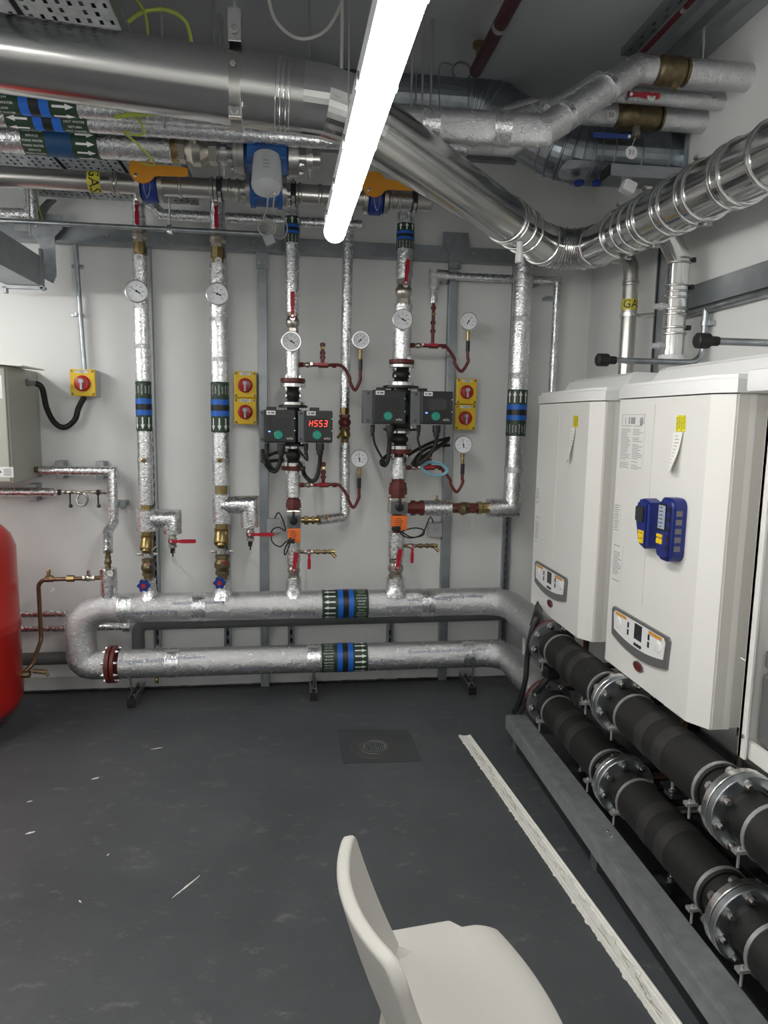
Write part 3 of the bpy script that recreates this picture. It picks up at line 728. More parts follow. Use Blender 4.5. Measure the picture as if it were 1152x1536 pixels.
def pump_riser(xt, yt, xb, P):
    A = Y(xt, yt, RY); B = V((Y(xb, 890, RY).x, RY, HZ1)); f = on_axis(A, B); r = P['w']/2*k(f(550))
    t = thing('riser_pipe', P['label'], 'pipe', (B.x, RY, HZ1+HR))
    bm = NB(); cyl(bm, f(yt), f(880), r*.5, 14); obj('bare_pipe', bm, REDOX, t)
    b0, b1 = P['band']; rt = r*.92
    seg(t, f(yt), f(P['ins'][0]), rt)
    band(t, f(b1), f(b0), rt+.0005, 'HEATING/RETURN/WATER', 1, 1)
    seg(t, f(P['ins'][1]), f(P['ins'][2]), r); seg(t, f(P['ins'][3]), f(P['ins'][4]), r*.98); seg(t, f(P['ins'][5]), f(P['ins'][6]), r*.95)
    # top valve
    y0, y1 = P['valve']; tv = thing('ball_valve', P['vl'], 'valve', f(y1), 'riser valves with vertical red levers')
    bm = NB(); valve_body(bm, f(y0), f(y1), r*.95); obj('body', bm, NICKEL, tv)
    c = f(y0+8)+V((0, -r*1.25, 0)); bm = NB(); cyl(bm, f(y0+8), c, .01, 10); lathe(bm, c+V((0, 0, -.01)), (0, -1, 0), [(0, .014), (.004, .014)], 6); obj('stem', bm, ZINC, tv)
    lever(tv, c, (.08 if P['n'] == 4 else 0, 0, 1), (f(y0+8)-f(P['lev'])).length, .022)
    # flanges and bellows
    fr = P['fl']*k(f(600))
    for (ya, yb, m, lb, s) in P['flanges']:
        a = f(ya); bm = NB(); flange(bm, a, (0, 0, -1), fr*s, (a-f(yb)).length); o = obj('flange', bm, m, t, label=lb)
    for y, sp in P['bolts']:
        bm = NB(); bolts(bm, f(y), (0, 0, -1), fr*.78, 4, .008, sp, .8); obj('flange_bolts', bm, ZINC, t, False)
    for y0, y1 in P['bel']:
        bm = NB(); bellows(bm, f(y0), f(y1), r*1.02); obj('rubber_bellows', bm, RUB, t, label='black rubber bellows')
    # union and three-way valve with orange actuator
    y0, y1 = P['union']; bm = NB(); a, b = f(y0), f(y1); L = a.z-b.z
    lathe(bm, a, (0, 0, -1), [(0, r*.75), (L*.2, r*.75), (L*.2, r*.95), (L*.45, r*1.0), (L*.45, r*1.05), (L*.8, r*1.05), (L*.8, r*.8), (L, r*.8)], 8); obj('union', bm, REDOX, t, label='dark red pipe union')
    y0, y1 = P['tway']; c = f((y0+y1)/2); h = (f(y0)-f(y1)).length
    ta = thing('valve_actuator', P['al'], 'actuator', f(P['act'][1]), 'orange motor actuators')
    bm = NB(); box(bm, c+V((0, -.005, 0)), (r*2.1, r*1.7, h), bev=.008); obj('valve_body', bm, NICKEL, ta, False)
    bm = NB(); box(bm, c+V((0, -r*1.1, -h*.1)), (r*1.8, .03, h*.75), bev=.006); obj('actuator_base', bm, HEAT, ta, False)
    bm = NB(); d = c+V((0, -r*1.1-.02, 0)); lathe(bm, d, (0, -1, 0), [(0, .022), (.018, .021), (.02, .018)], 18); box(bm, d+V((0, -.018, .024)), (.014, .018, .05), bev=.004); obj('manual_knob', bm, BLK, ta)
    ya, yb = P['act']; e = f((ya+yb)/2)+V((.002, -r*1.2, 0)); ah = (f(ya)-f(yb)).length; aw = r*1.75
    bm = NB(); box(bm, e, (aw, .05, ah), bev=.006); ob = obj('actuator_cover', bm, ORG, ta, False, label='orange actuator cover')
    bm = NB(); R = frame((1, 0, 0), (0, 0, 1))
    for i in range(5): box(bm, e+V((-.006+.004*(i % 2), -.0256, ah*(.32-.13*i))), (aw*(.35+.2*(i % 3)/2), .001, .0028))
    obj('cover_print', bm, INK, ob, False)
    bm = NB(); box(bm, e+V((-aw*.22, -.012, -ah*.36)), (aw*.55, .056, ah*.3), bev=.004); obj('cable_entry', bm, BLK, ta, False)
    # lower valve
    y0, y1 = P['lv']; tv = thing('ball_valve', P['ll'], 'valve', f(y1), 'riser valves with vertical red levers')
    bm = NB(); valve_body(bm, f(y0), f(y1), r*.92); obj('body', bm, NICKEL, tv)
    c = f(y0+2)+V((.004, -r*1.25, 0)); bm = NB(); cyl(bm, f(y0+4), c, .01, 10); obj('stem', bm, ZINC, tv)
    c = f(P['ll2'][1])+V((.0, -r*1.3, 0)); lever(tv, c, (.14, 0, 1), (f(P['ll2'][0])-f(P['ll2'][1])).length, .024)
    # drain branch with small valve
    dy, dx = P['drain']; a = f(dy); e = Y(dx, dy, RY); td = thing('drain_branch', P['dl'], 'valve', a+V((r, 0, 0)), 'small drain branches beside the pump risers')
    bm = NB(); cyl(bm, a+V((r*.7, 0, 0)), V((e.x-.02, RY, a.z)), .009, 12)
    for g in (.55, .72, .86): q = a.lerp(V((e.x, RY, a.z)), g); lathe(bm, q, (1, 0, 0), [(0, .014), (.02, .014)], 6)
    obj('pipe', bm, BRONZE, td)
    m = a.lerp(V((e.x, RY, a.z)), .38); bm = NB(); valve_body(bm, m-V((.025, 0, 0)), m+V((.02, 0, 0)), .015); obj('body', bm, NICKEL, td)
    bm = NB(); lathe(bm, V((e.x-.025, RY, a.z)), (1, 0, 0), [(0, .012), (.015, .014), (.015, .01), (.03, .01)], 8); cyl(bm, V((e.x-.02, RY, a.z)), V((e.x+.01, RY-.01, a.z-.03)), .009, 10); obj('hose_tail', bm, BRASS, td)
    lever(td, m+V((0, -.02, 0)), (0, 0, -1), .09, .017)
    bm = NB(); cyl(bm, f(P['lv'][1]-2), f(P['stub']+6), r*.7, 14); obj('bare_socket', bm, BRONZE, t)
    stub(t, f, P['stub'], 0, r*1.05); p = f(P['stub']+17); tag_disc(t, V((p.x, RY-r*1.45-.014, p.z)), P['tag'], .017)
    return t, f, r
RED_, SIL_ = (REDOX, 'dark red flange'), (ZINC, 'zinc plated flange')
P3 = dict(n=3, label='foil-wrapped riser carrying the left twin pump', w=22, band=(326, 365), ins=(370, 366, 470, 513, 569, 704, 746), valve=(468, 499), lev=440, vl='red lever valve above the left twin pump',
          fl=18.5, flanges=((568, 574, REDOX, 'dark red flange', 1), (575, 581, ZINC, 'zinc plated flange', 1), (603, 608, ZINC, 'zinc plated flange', 1), (668, 673, ZINC, 'zinc plated flange', .9), (693, 699, ZINC, 'zinc plated flange', .95), (699, 705, REDOX, 'dark red flange', 1)),
          bolts=((582, .05), (610, .05), (690, -.01), (706, .05)), bel=((581, 604), (673, 693)), union=(745, 766), tway=(764, 792), act=(790, 811), al='orange valve actuator on the left pump riser', lv=(845, 866), ll='red lever valve low on the left pump riser', ll2=(826, 852),
          drain=(828, 501), dl='small brass drain branch right of the left pump riser', stub=866, tag='60')
P3['ins'] = (370, 366, 470, 513, 569, 704, 746)
P3['ins'] = (326, 365, 470, 513, 569, 704, 746)
t3, f3, r3 = pump_riser(438, 292, 441, {**P3, 'ins': (470, 513, 569, 704, 746, 811, 845)})
P4 = dict(n=4, label='foil-wrapped riser carrying the right twin pump', w=27, band=(337, 374), ins=(420, 456, 540, 685, 718, 797, 836), valve=(420, 456), lev=393, vl='red lever valve above the right twin pump',
          fl=19, flanges=((540, 546, REDOX, 'dark red flange', 1), (547, 552, ZINC, 'zinc plated flange', 1), (573, 579, ZINC, 'zinc plated flange', 1), (645, 650, ZINC, 'zinc plated flange', .9), (668, 674, ZINC, 'zinc plated flange', .95), (674, 680, REDOX, 'dark red flange', 1)),
          bolts=((553, .045), (581, .05), (665, -.01), (682, .05)), bel=((552, 573), (650, 668)), union=(718, 747), tway=(746, 770), act=(771, 792), al='orange valve actuator on the right pump riser', lv=(838, 866), ll='red lever valve low on the right pump riser', ll2=(820, 848),
          drain=(819, 655), dl='small brass drain branch right of the right pump riser', stub=866, tag='59')
t4, f4, r4 = pump_riser(609, 318, 592, P4)
gauge(437, 512, RY-r3-.05, 15.5, 'steel dial gauge on the left pump riser', -60, 'back', grp='dial gauges on the risers')
gauge(604, 479, RY-r4-.05, 15.5, 'steel dial gauge on the right pump riser', -62, 'back', grp='dial gauges on the risers')
def pump_body(f, y0, y1, r, label):
    a, b = f(y0), f(y1); t = thing('twin_pump', label, 'pump', b, 'twin heating pumps')
    L = a.z-b.z; bm = NB()
    lathe(bm, a, (0, 0, -1), [(0, r*2), (.012, r*2), (.014, r*1.1), (L*.2, r*1.2), (L*.35, r*1.9), (L*.65, r*1.9), (L*.8, r*1.2), (L-.014, r*1.1), (L-.012, r*1.9), (L, r*1.9)], 24)
    obj('casing', bm, BLKM, t)
    for s in (-1, 1):
        c = a.lerp(b, .5)+V((s*.085, -.03, 0)); bm = NB(); lathe(bm, c+V((0, .06, 0)), (0, -1, 0), [(0, .05), (.02, .055), (.1, .055), (.105, .045)], 22); obj('motor', bm, BLKM, t)
    for s in (-1, 1):
        bm = NB(); c = a.lerp(b, .07)+V((s*.11, -.03, -.01)); box(bm, c, (.05, .03, .03), bev=.004); obj('lifting_lug', bm, BLKM, t, False)
    bm = NB(); bolts(bm, b+V((0, 0, .012)), (0, 0, 1), r*1.6, 4, .008, .0, .8); obj('casing_bolts', bm, ZINC, t, False)
pump_body(f3, 608, 669, r3, 'black twin pump casing behind the left pair of control boxes')
pump_body(f4, 579, 646, r4, 'black twin pump casing behind the right pair of control boxes')
def head_px(x0, x1, y0, y1, hs, y, *a, **kw):
    c = Y((x0+x1)/2, (y0+y1)/2, y); s = k(c); return pump_head(c, (x1-x0)*s, (y1-y0)*s, hs*s, *a, **kw)
PY = RY-.145
head_px(390, 443, 615, 664, 6, PY, 'black pump control box with blank screen, left of the left pair', False, led=True)
head_px(447, 499, 616, 664, 9, PY, 'black pump control box showing red H553', True)
head_px(545, 609, 585, 636, 14, PY, 'black pump control box with blank grey screen, left of the right pair', False)
head_px(616, 680, 587, 636, 15, PY, 'black pump control box with blue indicator beside the yellow isolators', False, led=True)
def q_(px, py, y=None): return Y(px, py, y or RY-.09)
gland_lead([q_(400, 665), q_(402, 690), q_(410, 703), q_(418, 700), q_(424, 688)], .006, 'black lead below the left control box, ending behind the pump')
gland_lead([q_(422, 665, PY+.03), q_(421, 690), q_(414, 706), q_(405, 704), q_(396, 690), q_(394, 676, 3.872)], .011, 'thick black lead below the left pump control box')
gland_lead([q_(459, 665), q_(461, 690), q_(452, 680), q_(446, 672)], .006, 'thin black lead below the H553 control box')
gland_lead([q_(480, 665, PY+.03), q_(480, 690), q_(476, 714), q_(468, 722), q_(458, 714), q_(452, 700), q_(442, 686, 3.75)], .011, 'thick black lead looping below the H553 control box')
gland_lead([q_(559, 637), q_(562, 665), q_(572, 685), q_(580, 697)], .006, 'thin black lead below the left box of the right pump')
gland_lead([q_(585, 638, PY+.03), q_(584, 665), q_(582, 690), q_(577, 698), q_(572, 692), q_(585, 680, 3.7)], .011, 'thick black lead below the left box of the right pump')
gland_lead([q_(628, 637), q_(627, 660), q_(632, 680), q_(625, 692)], .006, 'thin black lead below the right box of the right pump')
gland_lead([q_(655, 638, PY+.03), q_(654, 665), q_(642, 685), q_(626, 697), q_(620, 694), q_(640, 682, 3.7), q_(672, 660, 3.872)], .011, 'thick black lead below the right box of the right pump')
bm = NB(); tube(bm, smooth_path([q_(618, 696, 3.6), q_(630, 680, 3.65), q_(648, 670, 3.8), q_(674, 668, 3.872)], 6), .009, 10); tube(bm, smooth_path([q_(610, 684, 3.66), q_(630, 672, 3.7), q_(650, 663, 3.8), q_(674, 657, 3.872)], 6), .009, 10)
obj('cable_bundle', bm, RUB, None, label='bundle of black cables running from the right pump to the grey post', cat='cable')
bm = NB(); tube(bm, smooth_path([q_(393, 684, 3.872), q_(400, 684, 3.75), q_(418, 678, 3.68), q_(432, 680, 3.66)], 6), .009, 10); tube(bm, smooth_path([q_(393, 692, 3.872), q_(402, 692, 3.75), q_(425, 690, 3.68)], 6), .009, 10)
obj('cable_bundle', bm, RUB, None, label='bundle of black cables running from the left pump to the grey post', cat='cable')
bm = NB(); c = Y(651, 704, RY-.03)
for i, rr in enumerate((.062, .058, .066)):
    tube(bm, [c+V((rr*1.1*math.cos(a), -.006*i, rr*.55*math.sin(a)-.15*rr*math.cos(a)+.003*i)) for a in [2*PI*j/24 for j in range(25)]], .005, 8)
obj('hose_coil', bm, LBLUE, None, label='small coil of pale blue hose hung below the right pump', cat='hose')

syphon(f3, r3, 547, 585, (485, 512, 524), 541, 510, 'looped red gauge pipe above the left pump', 514, 45, 'pressure gauge on the red loop above the left pump')
syphon(f3, r3, 727, 761, (486, 508, 521), 539, 688, 'looped red gauge pipe below the left pump', 693, -10, 'pressure gauge on the red loop below the left pump')
syphon(f4, r4, 518, 557, (650, 668, 681), 703, 482, 'looped red gauge pipe above the right pump', 455, 30, 'pressure gauge on the red loop above the right pump')
syphon(f4, r4, 701, 738, (645, 660, 675), 695, 667, 'looped red gauge pipe below the right pump', 681, -12, 'pressure gauge on the red loop below the right pump')

isolator(368, 577, 33, 39, 3.82, 'upper yellow isolator switch left of the left pump', 'yellow isolator switches'); isolator(368, 617, 33, 39, 3.82, 'lower yellow isolator switch left of the left pump', 'yellow isolator switches')
isolator(700, 587, 31, 38, 3.82, 'upper yellow isolator switch right of the right pump', 'yellow isolator switches'); isolator(698, 626, 31, 38, 3.82, 'lower yellow isolator switch right of the right pump', 'yellow isolator switches')
ic, iw, ih = isolator(124, 574, 36, 40, 3.82, 'single yellow isolator switch on a steel conduit at left', 'yellow isolator switches', 'PRESSURISATION')
# conduit above it, black loop below it
t = thing('conduit', 'thin steel conduit coming down to the single yellow isolator switch', 'conduit', (ic.x, 3.88, ic.z+ih/2))
a = Y(113, 368, 3.88); bm = NB(); tube(bm, [V((a.x, 3.88, a.z+.02)), V((ic.x-.005, 3.88, ic.z+ih/2-.005))], .0125, 12); obj('tube', bm, GALV, t)
for py in (399, 472):
    q = Y(115, py, 3.88); bm = NB(); cyl(bm, q-V((0, 0, .008)), q+V((0, 0, .008)), .0155, 12); box(bm, q+V((0, .015, 0)), (.06, .01, .018), bev=.003); obj('saddle', bm, GALV, t)
    q.x += .0
bm = NB(); pts = [Y(52, 574, 3.75), Y(63, 582, 3.76), Y(70, 612, 3.8), Y(82, 634, 3.84), Y(97, 641, 3.86), Y(112, 630, 3.86), Y(118, 612, 3.86), V((ic.x-.005, 3.86, ic.z-ih/2))]
t = thing('flexible_conduit', 'black flexible conduit looping from the beige cabinet to the isolator switch', 'cable', pts[0])
tube(bm, smooth_path(pts, 8), .0145, 14); obj('conduit', bm, RUB, t)
bm = NB(); lathe(bm, V((-1.352, 3.75, pts[0].z)), (1, 0, 0), [(0, .02), (.018, .02), (.018, .016), (.05, .016)], 10); obj('gland', bm, GALV, t)
# small grey junction boxes
for px, py, lb in ((411, 788, 'small grey junction box left of the left actuator'), (652, 794, 'small grey junction box right of the right actuator')):
    c = Y(px, py, 3.88); s = k(c); t = thing('junction_box', lb, 'box', c, 'grey junction boxes')
    bm = NB(); box(bm, c, (21*s, .05, 21*s), bev=.005); obj('box', bm, GREYL, t, False)
    bm = NB(); box(bm, c+V((0, -.027, 0)), (20*s, .006, 20*s), bev=.002); 
    obj('lid', bm, GREYL, t, False)
    bm = NB()
    for i in range(3): box(bm, c+V((0, -.0306, .01-.01*i)), (.03, .001, .002))
    obj('lid_print', bm, INKG, t, False)
def loop_cable(pts, r, label):
    bm = NB(); tube(bm, smooth_path(pts, 7), r, 8); obj('actuator_cable', bm, RUB, None, label=label, cat='cable', group='thin black actuator cables')
loop_cable([Y(412, 777, 3.84), Y(418, 769, 3.75), Y(425, 782, 3.64), Y(428, 796, 3.6), Y(418, 791, 3.62), Y(408, 796, 3.64), Y(408, 812, 3.64), Y(420, 820, 3.62), Y(430, 812, 3.58), Y(435, 815, 3.54), Y(428, 832, 3.54), Y(427, 824, 3.55), Y(436, 806, 3.53)], .0035, 'thin black cable looping beside the left orange actuator')
loop_cable([Y(595, 794, 3.52), Y(606, 800, 3.54), Y(618, 806, 3.6), Y(634, 803, 3.64), Y(635, 795, 3.64), Y(622, 792, 3.62), Y(606, 796, 3.58), Y(602, 801, 3.58), Y(616, 807, 3.62), Y(634, 800, 3.7), Y(645, 776, 3.82), Y(650, 784, 3.85)], .0035, 'thin black cable looping beside the right orange actuator')

# ---------------------------------------------------------------- middle, right and thin foil risers
def sock(bm, p, d, L, r, n=8): lathe(bm, p, d, [(0, r), (L, r)], n)
t = thing('riser_pipe', 'foil-wrapped riser between the two pumps, turning left at its foot', 'pipe', Y(520, 780, 3.72))
m6 = 3.72; a = Y(523, 318, m6); b = Y(517, 612, m6)
seg(t, a, b, 7.8*k(b))
p0, p1 = Y(517, 612, m6), Y(517, 664, m6)
bm = NB(); cyl(bm, p0, p1, .02, 12); sock(bm, p0, (0, 0, -1), .03, .026); obj('brass_pipe', bm, BRASS, t)
bm = NB(); valve_body(bm, Y(517, 622, m6), Y(517, 645, m6), .034); obj('valve_body', bm, REDOX, t, label='dark red valve body')
bm = NB(); lathe(bm, Y(517, 643, m6), (.1, -.5, -1), [(0, .025), (.04, .028), (.055, .02)], 10); cyl(bm, Y(512, 650, m6-.01), Y(507, 656, m6-.06), .008, 8); cyl(bm, Y(517, 655, m6), Y(519, 660, m6-.05), .009, 8); obj('strainer', bm, BRASS, t)
e1 = Y(517, 776, m6); f0 = Y(458, 776, RY)
bm = NB(); q = Y(517, 664, m6); tube(bm, fillet([q, V((q.x+.005, m6, e1.z)), V((Y(477, 776, RY).x, RY, e1.z))], .03, 4), 7.6*k(e1), 20); obj('insulation', bm, FOIL, t, label='foil jacket with elbow to the left')
n0 = V((f3(776).x+r3*.8, RY, e1.z)); n1 = V((Y(478, 776, RY).x, RY, e1.z))
bm = NB(); cyl(bm, n0, n1, .016, 12); sock(bm, n0.lerp(n1, .25), (1, 0, 0), .022, .026, 6); sock(bm, n0.lerp(n1, .65), (1, 0, 0), .014, .024, 6); obj('brass_union', bm, BRASS, t)
q = Y(489, 776, RY-.03); bm = NB(); hexbolt(bm, q, (0, -1, 0), .013, .012); cyl(bm, q, q+V((.008, -.03, .008)), .007, 8); obj('test_plug', bm, BRASS, t)
# right riser
t = thing('riser_pipe', 'foil-wrapped riser at the right end of the back wall, joining the right pump', 'pipe', Y(765, 763, RY))
A = Y(786, 392, RY+.02); B = Y(768, 763, RY); z5 = Y(640, 762, RY).z; B.z = z5; r5 = 14*k(B)
f5 = on_axis(A, B)
u0 = Y(612, 762, RY); x = lambda px: V((Y(px, 762, RY).x, RY, z5))
bm = NB(); tube(bm, [f5(390), B, x(731)], r5, 22); obj('insulation', bm, FOIL, t, label='foil jacket with mitred elbow')
for y in (475, 560, 700): seg(t, f5(y), f5(y+9), r5+.0015, FOILH, 'foil_tape')
band(t, f5(654), f5(585), r5+.001, 'HEATING/FLOW/WATER', 1, 1)
bm = NB(); cyl(bm, x(605), x(735), .028, 14); obj('bare_pipe', bm, REDOX, t)
bm = NB(); lathe(bm, x(613), (1, 0, 0), [(0, .03), (.012, .03), (.012, .042), (.035, .042), (.035, .036), (.06, .036), (.06, .042), (.08, .042), (.08, .03), (.09, .03)], 8); obj('union', bm, REDOX, t, label='dark red pipe union')
seg(t, x(635), x(677), 12*k(x(650)), label='short foil jacket beside the union')
q = x(655)+V((0, 0, 12*k(x(650)))); bm = NB(); hexbolt(bm, q-V((0, 0, .005)), (0, 0, 1), .012, .012); cyl(bm, q, q+V((0, 0, .025)), .006, 8); obj('test_plug', bm, BRASS, t)
bm = NB(); valve_body(bm, x(677), x(716), .034); lathe(bm, x(700), (-.8, -1, -.2), [(0, .024), (.06, .026), (.065, .02)], 8); obj('balancing_body', bm, BRONZE, t, label='aged bronze valve body')
bm = NB(); sock(bm, x(716), (1, 0, 0), .022, .036); sock(bm, x(723), (1, 0, 0), .03, .03); obj('brass_nut', bm, BRASS, t)
bm = NB(); c = x(706)+V((0, -.045, .0)); cyl(bm, x(706), c+V((0, -.005, -.004)), .02, 12); obj('valve_cap', bm, REDOX, t)
bm = NB(); c = x(707); tube(bm, smooth_path([c+V((-.012, -.03, -.01)), c+V((-.008, -.035, -.07)), c+V((-.003, -.035, -.11)), c+V((.004, -.035, -.07)), c+V((.012, -.03, -.01))], 4), .0012, 5); obj('tag_wire', bm, WCAB, t)
# thin foil pipe with two bends
yt = 3.82; p = [Y(651, 455, yt), Y(651, 413, yt), Y(837, 415, yt), Y(827, 600, yt)]; p[2].z = p[1].z; p[0].x = p[1].x
t = thing('thin_foil_pipe', 'thin foil-wrapped pipe arching over from the right pump gauge to behind the boilers', 'pipe', p[0])
bm = NB(); tube(bm, p, 5.6*k(p[0]), 16); obj('insulation', bm, FOIL, t)
bm = NB(); cyl(bm, p[1]+V((-.02, 0, .005)), p[1]+V((.075, 0, .0)), 8*k(p[0]), 18); cyl(bm, p[1]+V((.0, 0, .03)), p[1]-V((0, 0, .07)), 8*k(p[0]), 18); obj('elbow_jacket', bm, FOILH, t)
bm = NB()
for px, py in ((664, 422), (803, 426)): q = Y(px, py, 3.88); box(bm, q, (.022, .07, .03), bev=.002)
q = Y(823, 448, 3.88); box(bm, q, (.05, .07, .02), bev=.002); obj('wall_clips', bm, GALV, t, False)

# ---------------------------------------------------------------- left corner: cabinet, vessel, small pipework
t = thing('control_cabinet', 'beige metal wall cabinet at the left edge of the picture', 'cabinet', (-1.55, 3.72, 1.21))
bm = NB(); box(bm, (-1.6, 3.715, 1.5), (.5, .40, .56), bev=.006); obj('body', bm, CAB, t, False)
bm = NB(); box(bm, (-1.6, 3.51, 1.5), (.485, .022, .545), bev=.005); obj('door', bm, CAB, t, False)
bm = NB(); box(bm, (-1.385, 3.498, 1.275), (.09, .001, .05)); box(bm, (-1.42, 3.498, 1.68), (.1, .001, .11)); lb = obj('label_sheets', bm, WHT, t, False)
bm = NB()
for i in range(6): box(bm, (-1.366, 3.4965, 1.29-i*.006), (.035, .001, .0015))
prism(bm, [(-.012, -.01), (.012, -.01), (0, .012)], (-1.405, 3.497, 1.282), frame((1, 0, 0), (0, 0, 1)), .001)
for i in range(9): box(bm, (-1.415, 3.4965, 1.72-i*.009), (.07, .001, .0015))
obj('label_print', bm, INK, lb, False)
bm = NB(); cyl(bm, (-1.35, 3.80, 1.265), (-1.325, 3.80, 1.265), .016, 8); obj('outlet_spigot', bm, BRONZE, t)
bm = NB(); R = Matrix.Rotation(math.radians(4), 3, 'Y')
box(bm, (-1.45, 3.6, 1.792), (.38, .3, .006), R); obj('sheet_panel', bm, WHT, None, False, label='thin white sheet lying on top of the beige cabinet', cat='sheet')
t = thing('foil_feed_pipe', 'thin foil-wrapped pipe from the beige cabinet down to the header', 'pipe', Y(162, 890, RY))
yy = 3.8; P = lambda a, b, y=yy: Y(a, b, y)
z0 = P(100, 706).z
bm = NB(); tube(bm, [V((-1.325, yy, z0)), V((P(168, 706).x, yy, z0)), V((P(168, 706).x, yy, P(170, 783).z)), P(162, 797, 3.7), P(162, 828, RY)], 7*k(P(100, 706)), 18); obj('insulation', bm, FOIL, t)
bm = NB(); a = P(162, 828, RY); cyl(bm, a, P(162, 856, RY), .012, 12); valve_body(bm, P(162, 834, RY), P(162, 852, RY), .018); cyl(bm, P(161, 843, RY), P(158, 845, RY-.04), .007, 8); obj('valve_body', bm, BRONZE, t)
a = P(162, 852, RY); seg(t, a, V((a.x, RY, HZ1+HR*.6)), 12.5*k(a), label='wide foil stub on the header'); tag_disc(t, P(165, 860, RY-.052), '73', .015)
for px, py in ((93, 704), (153, 705), (182, 755)):
    q = P(px, py, 3.87); bm = NB(); box(bm, q, (.04 if px < 170 else .06, .09, .03 if px > 170 else .095), bev=.003); obj('pipe_bracket', bm, STEELP, t, False)
t = thing('filling_loop', 'braided filling loop between the short foil pipe and the feed pipe', 'hose', P(125, 745))
z1 = P(40, 738).z; x = lambda px: P(px, 738).x
seg(t, V((-1.8, yy, z1)), V((x(83), yy, z1)), 6.5*k(P(40, 738)), label='short foil pipe passing under the cabinet')
bm = NB(); cyl(bm, V((x(83), yy, z1)), V((x(112), yy, z1+.0)), .007, 10); cyl(bm, V((x(138), yy, z1)), V((x(162), yy, z1)), .007, 10)
for px in (88, 96, 106, 141, 149, 155): sock(bm, V((x(px), yy, z1)), (1, 0, 0), .014, .012, 6)
obj('fittings', bm, NICKEL, t)
bm = NB()
for px in (90, 148): box(bm, V((x(px), yy-.012, z1)), (.014, .02, .03), bev=.003)
obj('caps', bm, BLK, t)
bm = NB(); c = P(123, 746); pts = [V((x(112), yy, z1)), P(119, 739.5), P(127, 741, yy-.01), P(131, 748, yy-.01), P(127, 757, yy-.005), P(119, 757, yy), P(115, 749, yy+.005), P(120, 741, yy+.01), P(130, 737.5, yy+.01), V((x(138), yy, z1))]
tube(bm, smooth_path(pts, 8), .0075, 10); obj('braided_hose', bm, STAIND, t)
for px in (106, 148):
    bm = NB(); a = V((x(px), yy-.015, z1-.005)); cyl(bm, a, a-V((0, 0, .06)), .004, 8); lathe(bm, a-V((0, 0, .06)), (.3, -.2, -1), [(0, .008), (.012, .011), (.016, .008)], 10); obj('drain_lever', bm, BLK, t)
for px in (53,):
    q = P(px, 738, 3.87); bm = NB(); box(bm, q, (.04, .09, .095), bev=.003); obj('pipe_bracket', bm, STEELP, t, False)
# red expansion vessel
vx, vy, vr = -1.56, 3.4, .235
t = thing('expansion_vessel', 'large glossy red expansion vessel cut by the left edge', 'tank', (vx, vy, 0))
bm = NB(); lathe(bm, (vx, vy, .06), (0, 0, 1), [(0, .05), (.02, .15), (.06, .21), (.12, vr), (.45, vr), (.455, vr+.003), (.46, vr+.004), (.50, vr+.004), (.505, vr+.003), (.51, vr), (.86, vr), (.92, .215), (.96, .18), (.99, .12), (1.0, .02)], 48); obj('shell', bm, RED, t)
for a in (.6, 2.69, 4.79):
    bm = NB(); c = V((vx+.12*math.cos(a+.5), vy+.12*math.sin(a+.5), 0)); box(bm, c+V((0, 0, .06)), (.03, .03, .12)); box(bm, c+V((0, 0, .004)), (.06, .06, .008)); obj('leg', bm, RED, t, False)
# copper connection
t = thing('copper_pipe', 'copper pipe with tag 72 linking the header stub to the red vessel', 'pipe', Y(60, 1000, 3.5))
a = Y(152, 866, RY); z2 = a.z; yy = 3.58
bm = NB(); pts = [V((a.x+.01, RY-.01, z2)), V((Y(57, 866, yy).x, yy, z2)), V((Y(57, 866, yy).x, yy, Y(56, 960, yy).z)), Y(48, 998, 3.45), V((vx+vr-.005, 3.43, Y(28, 1012, 3.43).z))]
tube(bm, fillet(pts, .04, 5), .0105, 12); obj('tube', bm, COPPER, t)
bm = NB()
for px in (74, 106): q = Y(px, 866, RY-.02); q.z = z2; sock(bm, q-V((.018, 0, 0)), (1, 0, 0), .036, .018); 
q = Y(73, 866, RY-.025); q.z = z2; cyl(bm, q, q+V((0, 0, .04)), .009, 8); hexbolt(bm, q+V((0, 0, .03)), (0, 0, 1), .01, .02)
obj('brass_fittings', bm, BRASS, t)
q = Y(133, 866, RY-.015); q.z = z2; bm = NB(); valve_body(bm, q-V((.03, 0, 0)), q+V((.03, 0, 0)), .018); cyl(bm, q, q+V((0, 0, .04)), .009, 8); obj('isolating_valve', bm, NICKEL, t)
q = Y(60, 1006, 3.44); bm = NB(); cyl(bm, q-V((.03, 0, 0)), q+V((.035, -.01, -.005)), .012, 8); cyl(bm, q+V((.03, -.01, 0)), q+V((.045, -.02, -.02)), .008, 8); lathe(bm, V((vx+vr-.005, 3.43, Y(28, 1012, 3.43).z)), (1, 0, 0), [(0, .018), (.04, .018)], 8); obj('vessel_valve', bm, BRONZE, t)
q = Y(77, 884, RY-.04); tag_disc(t, q, '72', .013)
bm = NB(); cyl(bm, q+V((0, 0, .012)), V((q.x, q.y+.01, z2)), .001, 5); obj('tag_wire', bm, WCAB, t)
# low wall pipes behind the header bend
for py, lb, px1 in ((922, 'upper foil pipe low on the wall behind the return bend', 100), (944, 'lower foil pipe low on the wall behind the return bend', 190)):
    yy = 3.84; a = Y(0, py, yy); b = Y(px1, py, yy); bm = NB(); tube(bm, [V((-1.9, yy, a.z)), V((b.x, yy, a.z))], 5.5*k(a), 16)
    t = thing('foil_wall_pipe', lb, 'pipe', a, 'foil pipes low on the wall'); obj('insulation', bm, FOIL, t)
    if px1 > 150:
        bm = NB(); lathe(bm, V((b.x-.02, yy, a.z)), (1, 0, 0), [(0, .03), (.04, .03)], 14); obj('end_cap', bm, FOIL, t)

